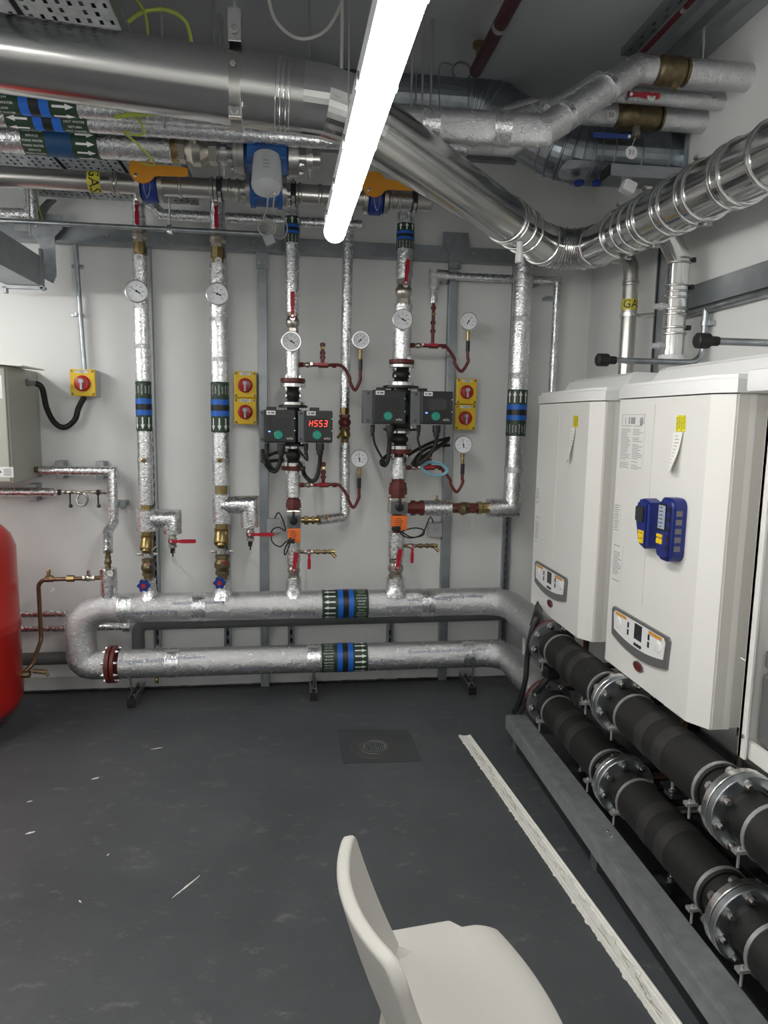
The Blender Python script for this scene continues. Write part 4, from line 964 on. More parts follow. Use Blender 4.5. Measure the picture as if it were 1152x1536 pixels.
# ---------------------------------------------------------------- stainless flue
FY, FXR, FR = 2.1, 1.43, .094
t = thing('flue', 'large polished stainless steel flue crossing the top of the room', 'flue', (.6, 2.4, 2.45))
_a, _b = Y(0, 80.5, FY), Y(450, 147.5, FY); _s = (_b-_a)/(_b.x-_a.x)
c1 = _b + _s*.11; e0 = _b + _s*(-2.66-_b.x); c2 = V((FXR+.01, 3.61, 2.405)); e1 = V((FXR, .6, 2.315))
dl = _s.normalized(); d12 = (c2-c1).normalized(); d2 = (e1-c2).normalized(); FR2 = .1
def fl(px): return _b + _s*(Y(px, 130, FY).x-_b.x)
bm = NB(); tube(bm, [e0, c1-dl*.10], FR, 40); obj('straight_section', bm, STAIN, t, label='straight brushed section at left')
bm = NB(); tube(bm, fillet([c1-dl*.10, c1, c1+d12*.13], .2, 1), FR, 40); obj('elbow', bm, STAIN2, t, False, label='segmented elbow below the ceiling')
ee = c2-d12*.80
bm = NB(); tube(bm, [c1+d12*.13, ee], FR*.99, 40); obj('straight_section', bm, STAIN, t, label='diagonal section')
fp = fillet([ee, c2, c2+d2*.8], .22, 7)
bm = NB(); tube(bm, fp, FR*.99, 40); obj('elbow', bm, STAIN2, t, label='wide segmented bend at the back right')
bm = NB(); tube(bm, [c2+d2*.70, e1], FR2, 40); obj('straight_section', bm, STAIN2, t, label='section running above the boilers')
def ring(p, d, r=FR, wd=.008, h=.006, m=None, name='joint_ring'):
    d = V(d).normalized(); bm = NB(); lathe(bm, V(p)-d*wd, d, [(0, r), (wd*.3, r+h*.8), (wd, r+h), (wd*1.7, r+h*.8), (wd*2, r)], 40); return obj(name, bm, m or STAIN2, t)
for px in (418, 425, 433): ring(fl(px), dl, h=.003, wd=.006)
for s_ in (.0, .03, .12, .2): ring(ee+d12*s_, d12, h=.006)
for i in range(1, len(fp)-1):
    ring(fp[i], (fp[i+1]-fp[i-1]).normalized(), FR*.99, .007, .007)
    if i < len(fp)-2 and (fp[i+1]-fp[i]).length < .15: ring((fp[i]+fp[i+1])/2, fp[i+1]-fp[i], FR*.985, .006, .004)
for s_ in (.62, .72, .79, .87, .91, 1.05, 1.10, 1.22, 1.27, 1.42, 1.47, 1.62, 1.80, 1.85, 1.97, 2.2, 2.5):
    ring(c2+d2*s_, d2, FR2, h=.008, wd=.009)
for s_ in (.66, .89, 1.25, 1.83):                     # locking bands with latches
    p = c2+d2*s_; bm = NB(); box(bm, p+V((-.03, 0, FR2+.01)), (.03, .022, .014), bev=.003); hexbolt(bm, p+V((-.05, 0, FR2+.006)), (0, -1, .2), .005, .025); box(bm, p+V((.02, 0, -FR2-.01)), (.025, .02, .014), bev=.003); obj('band_latch', bm, STAIND, t, False)
# bracket with drop rod on the left section
fb = fl(355); xb, FZ = fb.x, fb.z
bm = NB(); lathe(bm, (xb-.015, FY, FZ-.008), (1, 0, 0), [(0, FR), (.0, FR+.003), (.03, FR+.003), (.03, FR)], 40); br = obj('support_band', bm, STAIND, t)
bm = NB(); box(bm, (xb, FY-.03, FZ+FR+.045), (.036, .05, .085), bev=.002); box(bm, (xb, FY-.075, FZ-FR+.0), (.034, .02, .03), bev=.003); obj('bracket', bm, ZINC, br, False)
bm = NB(); cyl(bm, (xb, FY-.03, FZ+FR+.08), (xb, FY-.03, CZ), .005, 8); hexbolt(bm, (xb, FY-.03, FZ+FR+.09), (0, 0, 1), .01, .01); obj('drop_rod', bm, ZINC, br)
bm = NB(); hexbolt(bm, (xb, FY-.058, FZ+FR+.03), (0, -1, 0), .01, .008); hexbolt(bm, (xb, FY-.087, FZ-FR), (0, -1, 0), .01, .008); hexbolt(bm, (xb-.002, FY-FR-.003, FZ+.02), (0, -1, 0), .008, .008); obj('bolts', bm, STAIND, br, False)
# condensate drain below the bend
pd = Y(779, 385, 2.98); bm = NB(); cyl(bm, pd+V((0, 0, .06)), pd-V((0, 0, .0)), .014, 10); lathe(bm, pd+V((0, 0, .01)), (0, 0, -1), [(0, .018), (.035, .018)], 8); obj('drain_spout', bm, WHT, t, label='white drain spout')
# boiler 1 connector
bx, by = 1.585, 2.76
t = thing('flue_connector', 'short stainless flue pipe rising from the far boiler into the main flue', 'flue', (bx, by, 1.76))
bp = [(bx, by, 1.80), (bx, by, 2.235), (FXR+.05, by-.03, 2.37)]
bm = NB(); tube(bm, bp, .046, 26); obj('tube', bm, STAIN2, t)
for z, h in ((1.93, .005), (1.955, .004), (2.01, .003), (2.03, .003), (2.075, .003), (2.10, .003), (2.125, .005), (2.215, .005), (2.232, .005)):
    bm = NB(); lathe(bm, (bx, by, z-.005), (0, 0, 1), [(0, .046), (.003, .046+h), (.007, .046+h), (.01, .046)], 26); obj('joint_ring', bm, STAIND, t)
for z in (1.955, 2.12, 2.228):
    bm = NB(); box(bm, (bx+.052, by-.02, z), (.02, .015, .02), bev=.003); obj('band_latch', bm, BLK, t, False)
bm = NB(); lathe(bm, (bx, by, 1.745), (0, 0, 1), [(0, .05), (.075, .05), (.075, .055), (.098, .055), (.1, .048)], 26); obj('socket', bm, WHT, t, label='white plastic socket')
bm = NB()
for z in (1.88, 2.04): cyl(bm, (bx-.04, by-.01, z), (bx-.095, by+.0, z), .012, 10); lathe(bm, (bx-.06, by-.005, z), (-1, 0, 0), [(0, .016), (.012, .016)], 12)
obj('sampling_ports', bm, GREYL, t)

# ---------------------------------------------------------------- gas pipes
GY = 3.2; gz = Y(130, 272, GY).z
t = thing('gas_pipe', 'stainless gas pipe with yellow label running along the back wall', 'pipe', (-.5, GY, gz))
xe = .62
seg(t, (-2.3, GY, gz), (xe, GY, gz), .0415, STAIND, 'tube')
def gx(px): return Y(px, 280, GY).x
for px in (170, 176, 271, 318, 345, 357, 415, 450, 480, 585, 598, 622):
    bm = NB(); lathe(bm, (gx(px)-.008, GY, gz), (1, 0, 0), [(0, .042), (.004, .047), (.012, .047), (.016, .042)], 26); obj('press_ring', bm, STAIND, t)
for px in (330, 440, 621):
    bm = NB(); lathe(bm, (gx(px)-.012, GY, gz), (1, 0, 0), [(0, .043), (0, .05), (.024, .05), (.024, .043)], 26); box(bm, (gx(px), GY-.052, gz), (.02, .01, .05), bev=.002); c = obj('pipe_clip', bm, BLK, t)
    bm = NB(); cyl(bm, (gx(px), GY, gz+.048), (gx(px), GY, CZ), .004, 8); lathe(bm, (gx(px), GY-.003, gz), (1, 0, 0), [(-.007, .0505), (-.007, .052), (.007, .052), (.007, .0505)], 26); obj('drop_rod', bm, ZINC, c)
def gas_label(parent, p, ax, r, s, wd, sz, vertical):
    ax = V(ax).normalized(); p = V(p); bm = NB(); cyl(bm, p-ax*wd/2, p+ax*wd/2, r+.001, 28); o = obj('gas_label', bm, YELO, parent, label='yellow band lettered GAS')
    bm = NB()
    vs, fs = text_mesh(s, sz)
    if vertical: put(bm, [V((v.y, -v.x, 0)) for v in vs], fs, wrapfn(p, ax, (0, -1, -.15), r+.002, 0))
    else: put(bm, [V((v.y, -v.x, 0)) for v in vs], fs, wrapfn(p, ax, (-.45, -1, 0), r+.002, 0))
    obj('lettering', bm, BLK, o, False)
gas_label(t, (gx(144), GY, gz), (1, 0, 0), .0415, 'GAS GAS GAS', .052, .062, True)
def lever_valve(px, label):
    x = gx(px); t = thing('gas_valve', label, 'valve', (x, GY, gz), 'amber gas lever valves')
    for dx in (-.045, .045):
        bm = NB(); lathe(bm, (x+dx-.009, GY, gz), (1, 0, 0), [(0, .085*.8), (.018, .085*.8)], 28); obj('flange', bm, STAIND, t)
    bm = NB(); lathe(bm, (x-.035, GY, gz), (1, 0, 0), [(0, .06), (.01, .072), (.06, .072), (.07, .06)], 24); cyl(bm, (x, GY-.02, gz), (x, GY-.075, gz+.02), .014, 10); obj('wafer_body', bm, BLUEW, t, label='dark blue wafer body')
    bm = NB(); R = frame((1, 0, 0), (0, 0, 1))
    n = 24; pts = [(.052*math.cos(a), .052*math.sin(a)) for a in [math.radians(30+300*i/n) for i in range(n+1)]]
    poly = pts + [(.06, -.018), (.17, -.016), (.185, -.01), (.185, .014), (.17, .02), (.06, .022)]
    prism(bm, poly, (x-.015, GY-.085, gz+.03), R, .012); obj('lever', bm, AMB, t, False, label='amber lever with toothed quadrant')
    bm = NB(); hexbolt(bm, (x-.04, GY-.097, gz+.005), (0, -1, 0), .008, .006); tube(bm, smooth_path([V((x-.01, GY-.08, gz+.0)), V((x-.012, GY-.082, gz-.04)), V((x, GY-.082, gz-.075)), V((x+.012, GY-.08, gz-.04)), V((x+.012, GY-.08, gz))], 4), .0015, 5); obj('tag_wire', bm, ZINC, t)
lever_valve(226, 'amber lever gas valve at left above the first riser'); lever_valve(563, 'amber lever gas valve right of the batten light')
def solenoid(px, py, y, wpx, hpx, label, head):
    c = Y(px, py, y); s = k(c); W, H = wpx*s, hpx*s
    t = thing('gas_solenoid_valve', label, 'valve', c, 'blue gas solenoid valves')
    bm = NB(); box(bm, c, (W*.72, .12, H*.8), bev=.012); lathe(bm, c-V((W*.36, 0, 0)), (1, 0, 0), [(0, H*.4), (.02, H*.4), (.03, H*.3), (W*.72-.03, H*.3), (W*.72-.02, H*.4), (W*.72, H*.4)], 24); obj('body', bm, BLUEV, t)
    for sx in (-1, 1):
        bm = NB(); lathe(bm, c+V((sx*W*.4-.011, 0, 0)), (1, 0, 0), [(0, H*.52), (.022, H*.52)], 28); fl = obj('flange', bm, BLUEV if head is False else STAIND, t)
        bm = NB(); lathe(bm, c+V((sx*(W*.4+.02)-.01, 0, 0)), (1, 0, 0), [(0, H*.5), (.018, H*.5)], 28); obj('counter_flange', bm, STAIND, t)
        bm = NB(); bolts(bm, c+V((sx*(W*.4+.032), 0, 0)), (sx, 0, 0), H*.43, 4, .009, .06, .785); obj('flange_bolts', bm, ZINC, t, False)
    if head:
        hc = c+V((.004, -.10, -.075)); bm = NB(); hd = V((0, -.25, -.97)).normalized()
        lathe(bm, hc-hd*.03, hd, [(0, .052), (.11, .06), (.122, .058), (.122, .054), (.135, .051), (.138, .035)], 28); h = obj('actuator_head', bm, GREYL, t, label='white cylindrical actuator head')
        bm = NB(); box(bm, hc+V((0, .03, .045)), (.15, .09, .05), bev=.008); obj('head_bracket', bm, BLUEV, t, False)
        bm = NB()
        for i in range(3): put(bm, [V((-.012, -.002, 0)), V((.012, -.002, 0)), V((.012, .002, 0)), V((-.012, .002, 0))], [(0, 1, 2, 3)], wrapfn(hc+hd*(.03+.016*i), (1, 0, 0), (0, -.5, .8), .0535) if False else (lambda v, i=i: hc+hd*(.02+.014*i)+V((v.x, 0, 0))+V((0, -.97, .25))*.0605+hd*v.y))
        obj('head_print', bm, INKG, h, False)
    return c
sc = solenoid(400, 285, GY, 50, 50, 'blue gas solenoid valve on the gas pipe below the white actuator head', False)
sm = solenoid(400, 231, 2.93, 92, 58, 'blue motorised valve with white actuator head on the mains water pipe', True)
# coil of white cable by the solenoid, its galvanised carrier tube
yy = 3.5; rc = Y(396, 345, yy)
bm = NB()
for i in range(5):
    rr = .03+.003*i
    tube(bm, [rc+V((rr*math.cos(a)+.004*i, -.01*i, rr*.95*math.sin(a)+.01-.002*i)) for a in [2*PI*j/20 for j in range(21)]], .0035, 7)
tube(bm, smooth_path([Y(402, 290, 2.8), Y(400, 315, 3.2), Y(393, 330, 3.45), rc+V((-.03, -.02, .0))], 6), .0035, 7)
tube(bm, smooth_path([Y(412, 290, 2.8), Y(411, 316, 3.2), Y(425, 325, 3.5), Y(431, 345, 3.52), Y(422, 358, 3.5), Y(405, 352, 3.48)], 6), .0035, 7)
cc = obj('cable_coil', bm, WCAB, None, label='coil of white cable hanging below the actuator head', cat='cable')
bm = NB(); q = Y(404, 360, 3.46); box(bm, q, (.05, .03, .045), frame((1, 0, .5), (0, 1, 0)), bev=.006); obj('cable_plug', bm, GREYL, cc, False, label='pale plug at the end of the coil')
a = Y(0, 331, 3.6); b = Y(393, 352, 3.6); t = thing('support_tube', 'thin steel conduit across the left half of the wall below the gas pipe', 'conduit', (-.5, 3.6, a.z))
bm = NB(); cyl(bm, (-1.9, 3.6, a.z), (b.x, 3.6, a.z), .0125, 12); obj('tube', bm, GALV, t)
bm = NB(); x = Y(255, 345, 3.6).x; cyl(bm, (x, 3.6, a.z), (x, 3.6, CZ), .005, 8); box(bm, (x, 3.6, a.z), (.025, .034, .04), bev=.004); obj('hanger', bm, ZINC, t)
bm = NB(); x = Y(45, 340, 3.6).x; cyl(bm, (x, 3.6, a.z-.06), (x, 3.6, CZ), .005, 8); obj('hanger', bm, ZINC, t)
# thin foil pipe at the top of the risers
yy = 3.68; a = Y(225, 318, yy); b = Y(300, 324, yy)
t = thing('thin_foil_pipe', 'thin foil-wrapped pipe linking the tops of the left risers under the gas pipe', 'pipe', a)
bm = NB(); tube(bm, [Y(212, 300, yy), Y(226, 306, yy), Y(243, 322, yy), V((.35, yy, Y(243, 322, yy).z))], 8*k(a), 16); obj('insulation', bm, FOIL, t)
# foil elbow at the far left top
yy = 3.75; t = thing('foil_elbow_pipe', 'foil-wrapped elbow pipe at the top left below the trays', 'pipe', Y(45, 320, yy))
bm = NB(); a = Y(0, 321, yy); c = Y(47, 321, yy); tube(bm, [V((-1.9, yy, a.z)), V((c.x, yy, a.z)), V((c.x, yy, a.z+.45))], 10*k(a), 18); obj('insulation', bm, FOIL, t)
# gas drop pipe behind the boilers
GX, GYY = Y(943, 480, 3.2).x, 3.2
t = thing('gas_drop_pipe', 'stainless gas pipe with yellow GAS label dropping behind the far boiler', 'pipe', (GX, GYY, 1.75))
zb = Y(950, 398, GYY).z
bm = NB(); tube(bm, fillet([(GX, GYY, 1.75), (GX, GYY, Y(945, 388, GYY).z), Y(872, 374, 3.6), Y(800, 346, 3.72)], .11, 8), .0355, 24); obj('tube', bm, STAIND, t)
for z in (zb-.075, zb-.09): bm = NB(); lathe(bm, (GX, GYY, z-.006), (0, 0, 1), [(0, .036), (.003, .04), (.009, .04), (.012, .036)], 24); obj('press_ring', bm, STAIND, t)
pl = Y(945, 456, GYY-.03); gas_label(t, (GX, GYY, pl.z), (0, 0, 1), .0355, 'GAS GAS GAS', .05, .055, True)
zc = Y(945, 473, GYY).z
bm = NB(); lathe(bm, (GX, GYY, zc-.009), (0, 0, 1), [(0, .037), (0, .042), (.018, .042), (.018, .037)], 24); cyl(bm, (GX+.03, GYY-.01, zc), (1.70, 3.1, zc), .005, 8); hexbolt(bm, (GX+.045, GYY-.006, zc), (1, .3, 0), .01, .02); obj('pipe_clip', bm, ZINC, t)

# ---------------------------------------------------------------- mains and hot water pipes, top left
def ovh(name, label, y, px_py, r, x1, lettering, bpx, arr_at, arr_dir, navy=False, red=False):
    z = Y(*px_py, y).z; t = thing(name, label, 'pipe', (-1, y, z), 'insulated pipes overhead at left')
    seg(t, (-2.4, y, z), (x1, y, z), r)
    b = [Y(p, px_py[1], y).x for p in bpx]; band(t, (b[0], y, z), (b[1], y, z), r+.001, lettering, arr_at, arr_dir, (0, -1, -.45), navy)
    return t, z
t, z = ovh('mains_water_pipe', 'foil-wrapped mains water pipe with navy label band, top left', 2.93, (80, 211), .053, Y(258, 225, 2.93).x, 'MAINS WATER/SERVICE', (38, 150), 1, 1, True)
x = lambda px: Y(px, 225, 2.93).x
bm = NB(); cyl(bm, (x(257), 2.93, z), (x(480), 2.93, z), .036, 20); obj('bare_pipe', bm, STAIND, t)
bm = NB(); lathe(bm, (x(257), 2.93, z), (1, 0, 0), [(0, .05), (.03, .05)], 20); obj('brass_ring', bm, BRASS, t)
for px in (336, 464):
    bm = NB(); lathe(bm, (x(px)-.012, 2.93, z), (1, 0, 0), [(0, .037), (0, .05), (.024, .05), (.024, .037)], 26); cyl(bm, (x(px), 2.93, z+.045), (x(px), 2.93, CZ), .004, 8); cyl(bm, (x(px), 2.93, z-.045), (x(px), 2.93, z-.09), .004, 8); obj('pipe_clip', bm, ZINC, t)
tv = thing('water_valve', 'nickel ball valve with blue lever on the mains water pipe', 'valve', (x(290), 2.93, z))
bm = NB(); valve_body(bm, (x(266), 2.93, z), (x(326), 2.93, z), .062); cyl(bm, (x(292), 2.93, z), (x(292), 2.85, z+.02), .016, 12); obj('body', bm, NICKEL, tv)
lever(tv, (x(292), 2.842, z+.035), (1, 0, 0), .27, .03, m=BLUEW, label='blue lever handle')
t, z = ovh('hot_water_return_pipe', 'foil-wrapped hot water return pipe, arrows pointing left', 2.8, (70, 179), .035, Y(700, 195, 2.8).x, 'HOT WATER/RETURN', (11, 134), 0, -1)
t, z = ovh('hot_water_flow_pipe', 'foil-wrapped hot water flow pipe, arrows pointing right, just under the flue', 2.72, (50, 156), .035, .2, 'HOT WATER/FLOW', (-12, 118), 1, 1)
# ---------------------------------------------------------------- cable trays
def tray(x0, x1, y0, y1, z, label, cell=(.03, .04)):
    t = thing('cable_tray', label, 'cable tray', ((x0+x1)/2, (y0+y1)/2, z), 'perforated cable trays')
    nx = int((x1-x0)/cell[0]); ny = int((y1-y0)/cell[1]); dx, dy = (x1-x0)/nx, (y1-y0)/ny
    bm = NB(); X0 = [];
    vs = {}
    def vert(a, b):
        key = (round(a, 5), round(b, 5))
        if key not in vs: vs[key] = bm.verts.new((a, b, z))
        return vs[key]
    for i in range(nx):
        for j in range(ny):
            ax, ay = x0+i*dx, y0+j*dy
            o = [vert(ax, ay), vert(ax+dx, ay), vert(ax+dx, ay+dy), vert(ax, ay+dy)]
            off = .0 if i % 2 else dy*.1
            hx0, hx1, hy0, hy1 = ax+dx*.33, ax+dx*.68, ay+dy*.16+off, ay+dy*.70+off
            if i % 3 == 1 and j % 2: bm.faces.new(o); continue
            h = [bm.verts.new((hx0, hy0, z)), bm.verts.new((hx1, hy0, z)), bm.verts.new((hx1, hy1, z)), bm.verts.new((hx0, hy1, z))]
            for q in range(4): bm.faces.new((o[q], o[(q+1) % 4], h[(q+1) % 4], h[q]))
    obj('tray_bed', bm, GALV, t, False)
    for xx in (x0, x1):
        bm = NB(); box(bm, (xx, (y0+y1)/2, z+.025), (.003, y1-y0, .05)); box(bm, (xx, (y0+y1)/2, z+.05), (.014, y1-y0, .004)); obj('side_flange', bm, GALV, t, False)
    for yy in (y0+.4, y1-.3):
        for xx in (x0+.02, x1-.02):
            bm = NB(); cyl(bm, (xx, yy, z), (xx, yy, CZ), .004, 6); obj('drop_rod', bm, ROD, t)
TZ = 2.655
for x0, x1, lb in ((-1.3, -1.03, 'perforated galvanised cable tray overhead at left, farthest left of three'), (-1.01, -.76, 'perforated galvanised cable tray overhead at left, middle of three'), (-.74, -.49, 'perforated galvanised cable tray overhead at left, rightmost of three')):
    tray(x0, x1, 1.2, 3.86, TZ, lb)
for x0, x1, lb in ((-1.3, -1.03, 'left'), (-1.01, -.76, 'middle'), (-.74, -.49, 'right')):
    t = thing('slot_darkening_cables', 'dark cables added side by side in the %s overhead tray to darken its slots' % lb, 'cable', ((x0+x1)/2, 2.5, TZ), 'cables added in the trays')  # cables added above the beds to hide light behind the slots
    n_ = 9
    for i in range(n_):
        xx = x0+.02+(x1-x0-.04)*(i+.5)/n_; bm = NB(); cyl(bm, (xx, 1.25, TZ+.0145), (xx, 3.84, TZ+.0145), .0125, 8); obj('cable', bm, BLK if i % 3 else GREYP, t)
bm = NB(); box(bm, (-1.2, 2.9, TZ-.012), (2.2, .041, .02)); 
for i in range(4):
    tube(bm, smooth_path([Y(68+4*i, 312, 3.8), Y(62+5*i, 318, 3.82), Y(66+2*i, 334, 3.84)], 5), .006, 8)
bm.free()
bm = NB()
for i in range(5): tube(bm, smooth_path([Y(84-3*i, 300, 3.8), Y(74-3*i, 310, 3.8+.01*i), Y(68-3*i, 322, 3.82), Y(67-3*i, 345, 3.84)], 5), .006, 8)
obj('cable_bundle', bm, GREYP, None, label='bundle of grey cables dropping from the trays at top left', cat='cable')
def cable(pts, r, m, label, n=8):
    bm = NB(); tube(bm, smooth_path(pts, n), r, 8); return obj('cable', bm, m, None, label=label, cat='cable')
cable([Y(185, 38, 2.3), Y(215, 18, 2.32), Y(250, 15, 2.34), Y(278, 32, 2.36), Y(288, 66, 2.38)], .006, GYC, 'thick green and yellow earth cable arching over the flue')
cable([Y(196, -10, 2.3), Y(212, 10, 2.3), Y(220, 30, 2.3), Y(222, 60, 2.3)], .004, GYC, 'thin green and yellow earth cable hanging beside the tray')
cable([Y(205, 176, 2.68), Y(214, 190, 2.72), Y(216, 200, 2.74), Y(204, 203, 2.74), Y(186, 198, 2.74), Y(206, 216, 2.78), Y(222, 232, 2.82), Y(231, 242, 2.86), Y(228, 248, 2.9), Y(212, 244, 3.0)], .004, GYC, 'green and yellow earth wire looped over the water pipes')
cable([Y(172, 175, 2.66), Y(200, 172, 2.66), Y(232, 171, 2.66)], .008, GYC, 'short green and yellow earth strap on the hot water pipe')
cable([Y(56, 280, 3.75), Y(57, 305, 3.78), Y(65, 333, 3.8)], .004, GYC, 'yellow and green cable dropping at far top left')
cable([Y(402, -5, 2.6), Y(412, 28, 2.6), Y(435, 52, 2.6), Y(460, 58, 2.6), Y(490, 44, 2.62), Y(512, 5, 2.65), Y(513, -20, 2.65)], .006, WCAB, 'loop of white cable hanging from the ceiling')
cable([Y(513, -5, 2.65), Y(513, 40, 2.65), Y(512, 107, 2.65)], .006, WCAB, 'straight white cable hanging beside the batten light')

# ---------------------------------------------------------------- right: ceiling pipes and duct
# insulated pipe A (front)
w_ = lambda px, py, y: Y(px, py, y)
def wall_rose(p, r): pass
yA = 2.6; pw = X(1115, 117, WX1); zA = Y(960, 103, yA).z
t = thing('insulated_pipe', 'front foil-wrapped pipe stepping down from the right wall across to the flue', 'pipe', (1.0, 2.4, 2.6))
v0, v1 = Y(980, 105, yA).x, Y(1028, 110, yA).x
k1 = Y(956, 103, yA); k2 = Y(816, 196, 2.45); k3 = Y(590, 185, 2.52)
bm = NB(); tube(bm, [V((v0, yA, zA)), V((k1.x, yA, zA)), k2, k3, k3+(k3-k2)*.15], .049, 24, rs=[.049, .049, .053, .056, .056]); obj('insulation', bm, FOIL_R, t)
bm = NB(); cyl(bm, (v1, yA, zA), (WX1, yA, zA), .049, 24); obj('insulation', bm, FOIL_R, t, label='foil stub into the right wall')
q = k2+(k3-k2)*.55
for g in (.28, .75):
    p = k2.lerp(k3, g); bm = NB(); d = (k3-k2).normalized(); cyl(bm, p-d*.03, p+d*.03, .0575, 24); obj('foil_tape', bm, FOIL, t)
for g in (.35, .8):
    p = V((k1.x, yA, zA)).lerp(k2, g); d = (k2-k1).normalized(); bm = NB(); cyl(bm, p-d*.012, p+d*.012, .054, 24); obj('foil_tape', bm, FOIL, t)
cyl_ = NB(); d = (k2-V((k1.x, yA, zA))); q0 = V((k1.x, yA, zA))+d*.25; cyl(cyl_, q0+V((-.05, .03, .035)), q0+d*.55+V((-.05, .03, .035)), .02, 12); obj('cover_strip', cyl_, FOIL_R, t, label='folded foil cover strip')
tv = thing('brass_valve', 'brass ball valve in the front foil pipe near the right wall', 'valve', ((v0+v1)/2, yA, zA))
bm = NB(); lathe(bm, (v0-.02, yA, zA), (1, 0, 0), [(0, .04), (.02, .04), (.02, .046), (.03, .046), (.03, .04), (.04, .05), (.05, .052), (v1-v0-.01, .052), (v1-v0, .05), (v1-v0+.01, .04), (v1-v0+.01, .046), (v1-v0+.02, .046), (v1-v0+.02, .04), (v1-v0+.04, .04)], 24); obj('body', bm, BRONZE, tv)
bm = NB(); xm = (v0+v1)/2; cyl(bm, (xm+.01, yA-.02, zA-.04), (xm+.01, yA-.025, zA-.075), .009, 10); hexbolt(bm, (xm+.01, yA-.025, zA-.06), (0, 0, -1), .012, .01); obj('stem', bm, BRASS, tv)
for dx in (-.0, .0):
    pass
# pipe B (thin with red lever), pipe C (with tag 50)
yB = 2.75; zB = Y(1000, 147, yB).z
t = thing('insulated_pipe', 'thin foil-wrapped pipe with red lever behind the front pipe at right', 'pipe', (1.4, yB, zB))
bm = NB(); kB = Y(905, 145, yB); tube(bm, [V((WX1, yB, zB)), V((kB.x, yB, zB)), Y(765, 224, 2.95), Y(580, 212, 3.0)], .03, 20); obj('insulation', bm, FOIL_R, t)
tv = thing('ball_valve', 'red lever lying flat on the thin foil pipe near the right wall', 'valve', Y(965, 142, yB-.04))
q = Y(945, 141, yB-.045); bm = NB(); cyl(bm, V((q.x, yB, q.z)), V((q.x, q.y+.003, q.z)), .01, 10); obj('stem', bm, ZINC, tv); lever(tv, q, (1, 0, 0), .12, .022, (0, -1, -.4)); tag_disc(tv, Y(977, 145, yB-.05), '49', .017)
yC = 2.88; zC = Y(960, 176, yC).z
t = thing('insulated_pipe', 'rear foil-wrapped pipe with tag 50 near the right wall', 'pipe', (1.4, yC, zC))
c0, c1_ = Y(928, 172, yC).x, Y(988, 176, yC).x
bm = NB(); cyl(bm, (c1_, yC, zC), (WX1, yC, zC), .045, 24); obj('insulation', bm, FOIL_R, t, label='foil stub into the right wall')
kc = Y(800, 175, yC); bm = NB(); tube(bm, [V((c0, yC, zC)), V((kc.x, yC, zC)), Y(680, 200, 2.98), Y(570, 200, 2.98)], .045, 24); obj('insulation', bm, FOIL_R, t)
bm = NB(); tube(bm, [Y(876, 150, 2.84), Y(775, 180, 2.8), Y(705, 205, 2.8)], .042, 20); obj('insulation', bm, FOIL, t, label='sloping foil section behind')
tag_disc(t, Y(917, 173, yC-.05), '50', .022)
tv = thing('brass_valve', 'brass ball valve with blue lever in the rear foil pipe, tag 31', 'valve', ((c0+c1_)/2, yC, zC))
bm = NB(); lathe(bm, (c0-.02, yC, zC), (1, 0, 0), [(0, .046), (.02, .046), (.02, .04), (.04, .05), (c1_-c0, .05), (c1_-c0+.02, .04), (c1_-c0+.02, .046), (c1_-c0+.03, .046)], 24); obj('body', bm, BRONZE, tv)
xm = Y(952, 190, yC).x; bm = NB(); cyl(bm, (xm, yC-.01, zC-.03), (xm, yC-.02, zC-.09), .016, 12); hexbolt(bm, (xm, yC-.02, zC-.07), (0, 0, -1), .018, .012); obj('stem', bm, NICKEL, tv)
lever(tv, Y(942, 205, yC-.02), (-1, 0, -.02), .155, .02, (0, -1, -.3), BLUEW, label='blue lever handle')
tag_disc(tv, Y(947, 229, yC-.02), '31', .026)
bm = NB(); q = Y(947, 222, yC-.02); tube(bm, [V((xm, yC-.02, zC-.08)), q], .0015, 5); obj('tag_wire', bm, WCAB, tv)
# spiral duct
DY = 3.12; dzz = Y(950, 237, DY).z; DR = 41*k(Y(950, 232, DY))
t = thing('spiral_duct', 'dark galvanised round ventilation duct with elbow near the right wall', 'duct', (1.4, DY, dzz))
pe = Y(860, 232, DY); path = fillet([V((1.70, DY, dzz)), V((pe.x-.03, DY, dzz)), V((pe.x-.38, DY+.2, dzz+.26)), V((-.2, DY+.22, dzz+.26))], .22, 5)
bm = NB(); tube(bm, path, DR, 36); obj('duct', bm, GALVD, t, False)
for i, p in enumerate(path[1:-1], 1):
    dd = (path[i+1]-path[i-1]).normalized(); bm = NB(); lathe(bm, p-dd*.006, dd, [(0, DR), (.004, DR+.005), (.008, DR+.005), (.012, DR)], 36); obj('seam', bm, GALVD, t)
for px in (873, 887, 905, 945, 985):
    x = Y(px, 232, DY).x; bm = NB(); lathe(bm, (x, DY, dzz), (1, 0, 0), [(0, DR), (.003, DR+.004), (.008, DR+.004), (.011, DR)], 36); obj('seam', bm, GALVD, t)
for g in (.5, .3, .1):
    x = g; bm = NB(); lathe(bm, (x, DY+.22, dzz+.26), (1, 0, 0), [(0, DR), (.003, DR+.004), (.008, DR+.004), (.011, DR)], 36); obj('seam', bm, GALVD, t)
bm = NB(); box(bm, (1.705, DY, dzz), (.02, .3, .3)); obj('wall_plate', bm, GALVD, t, False)
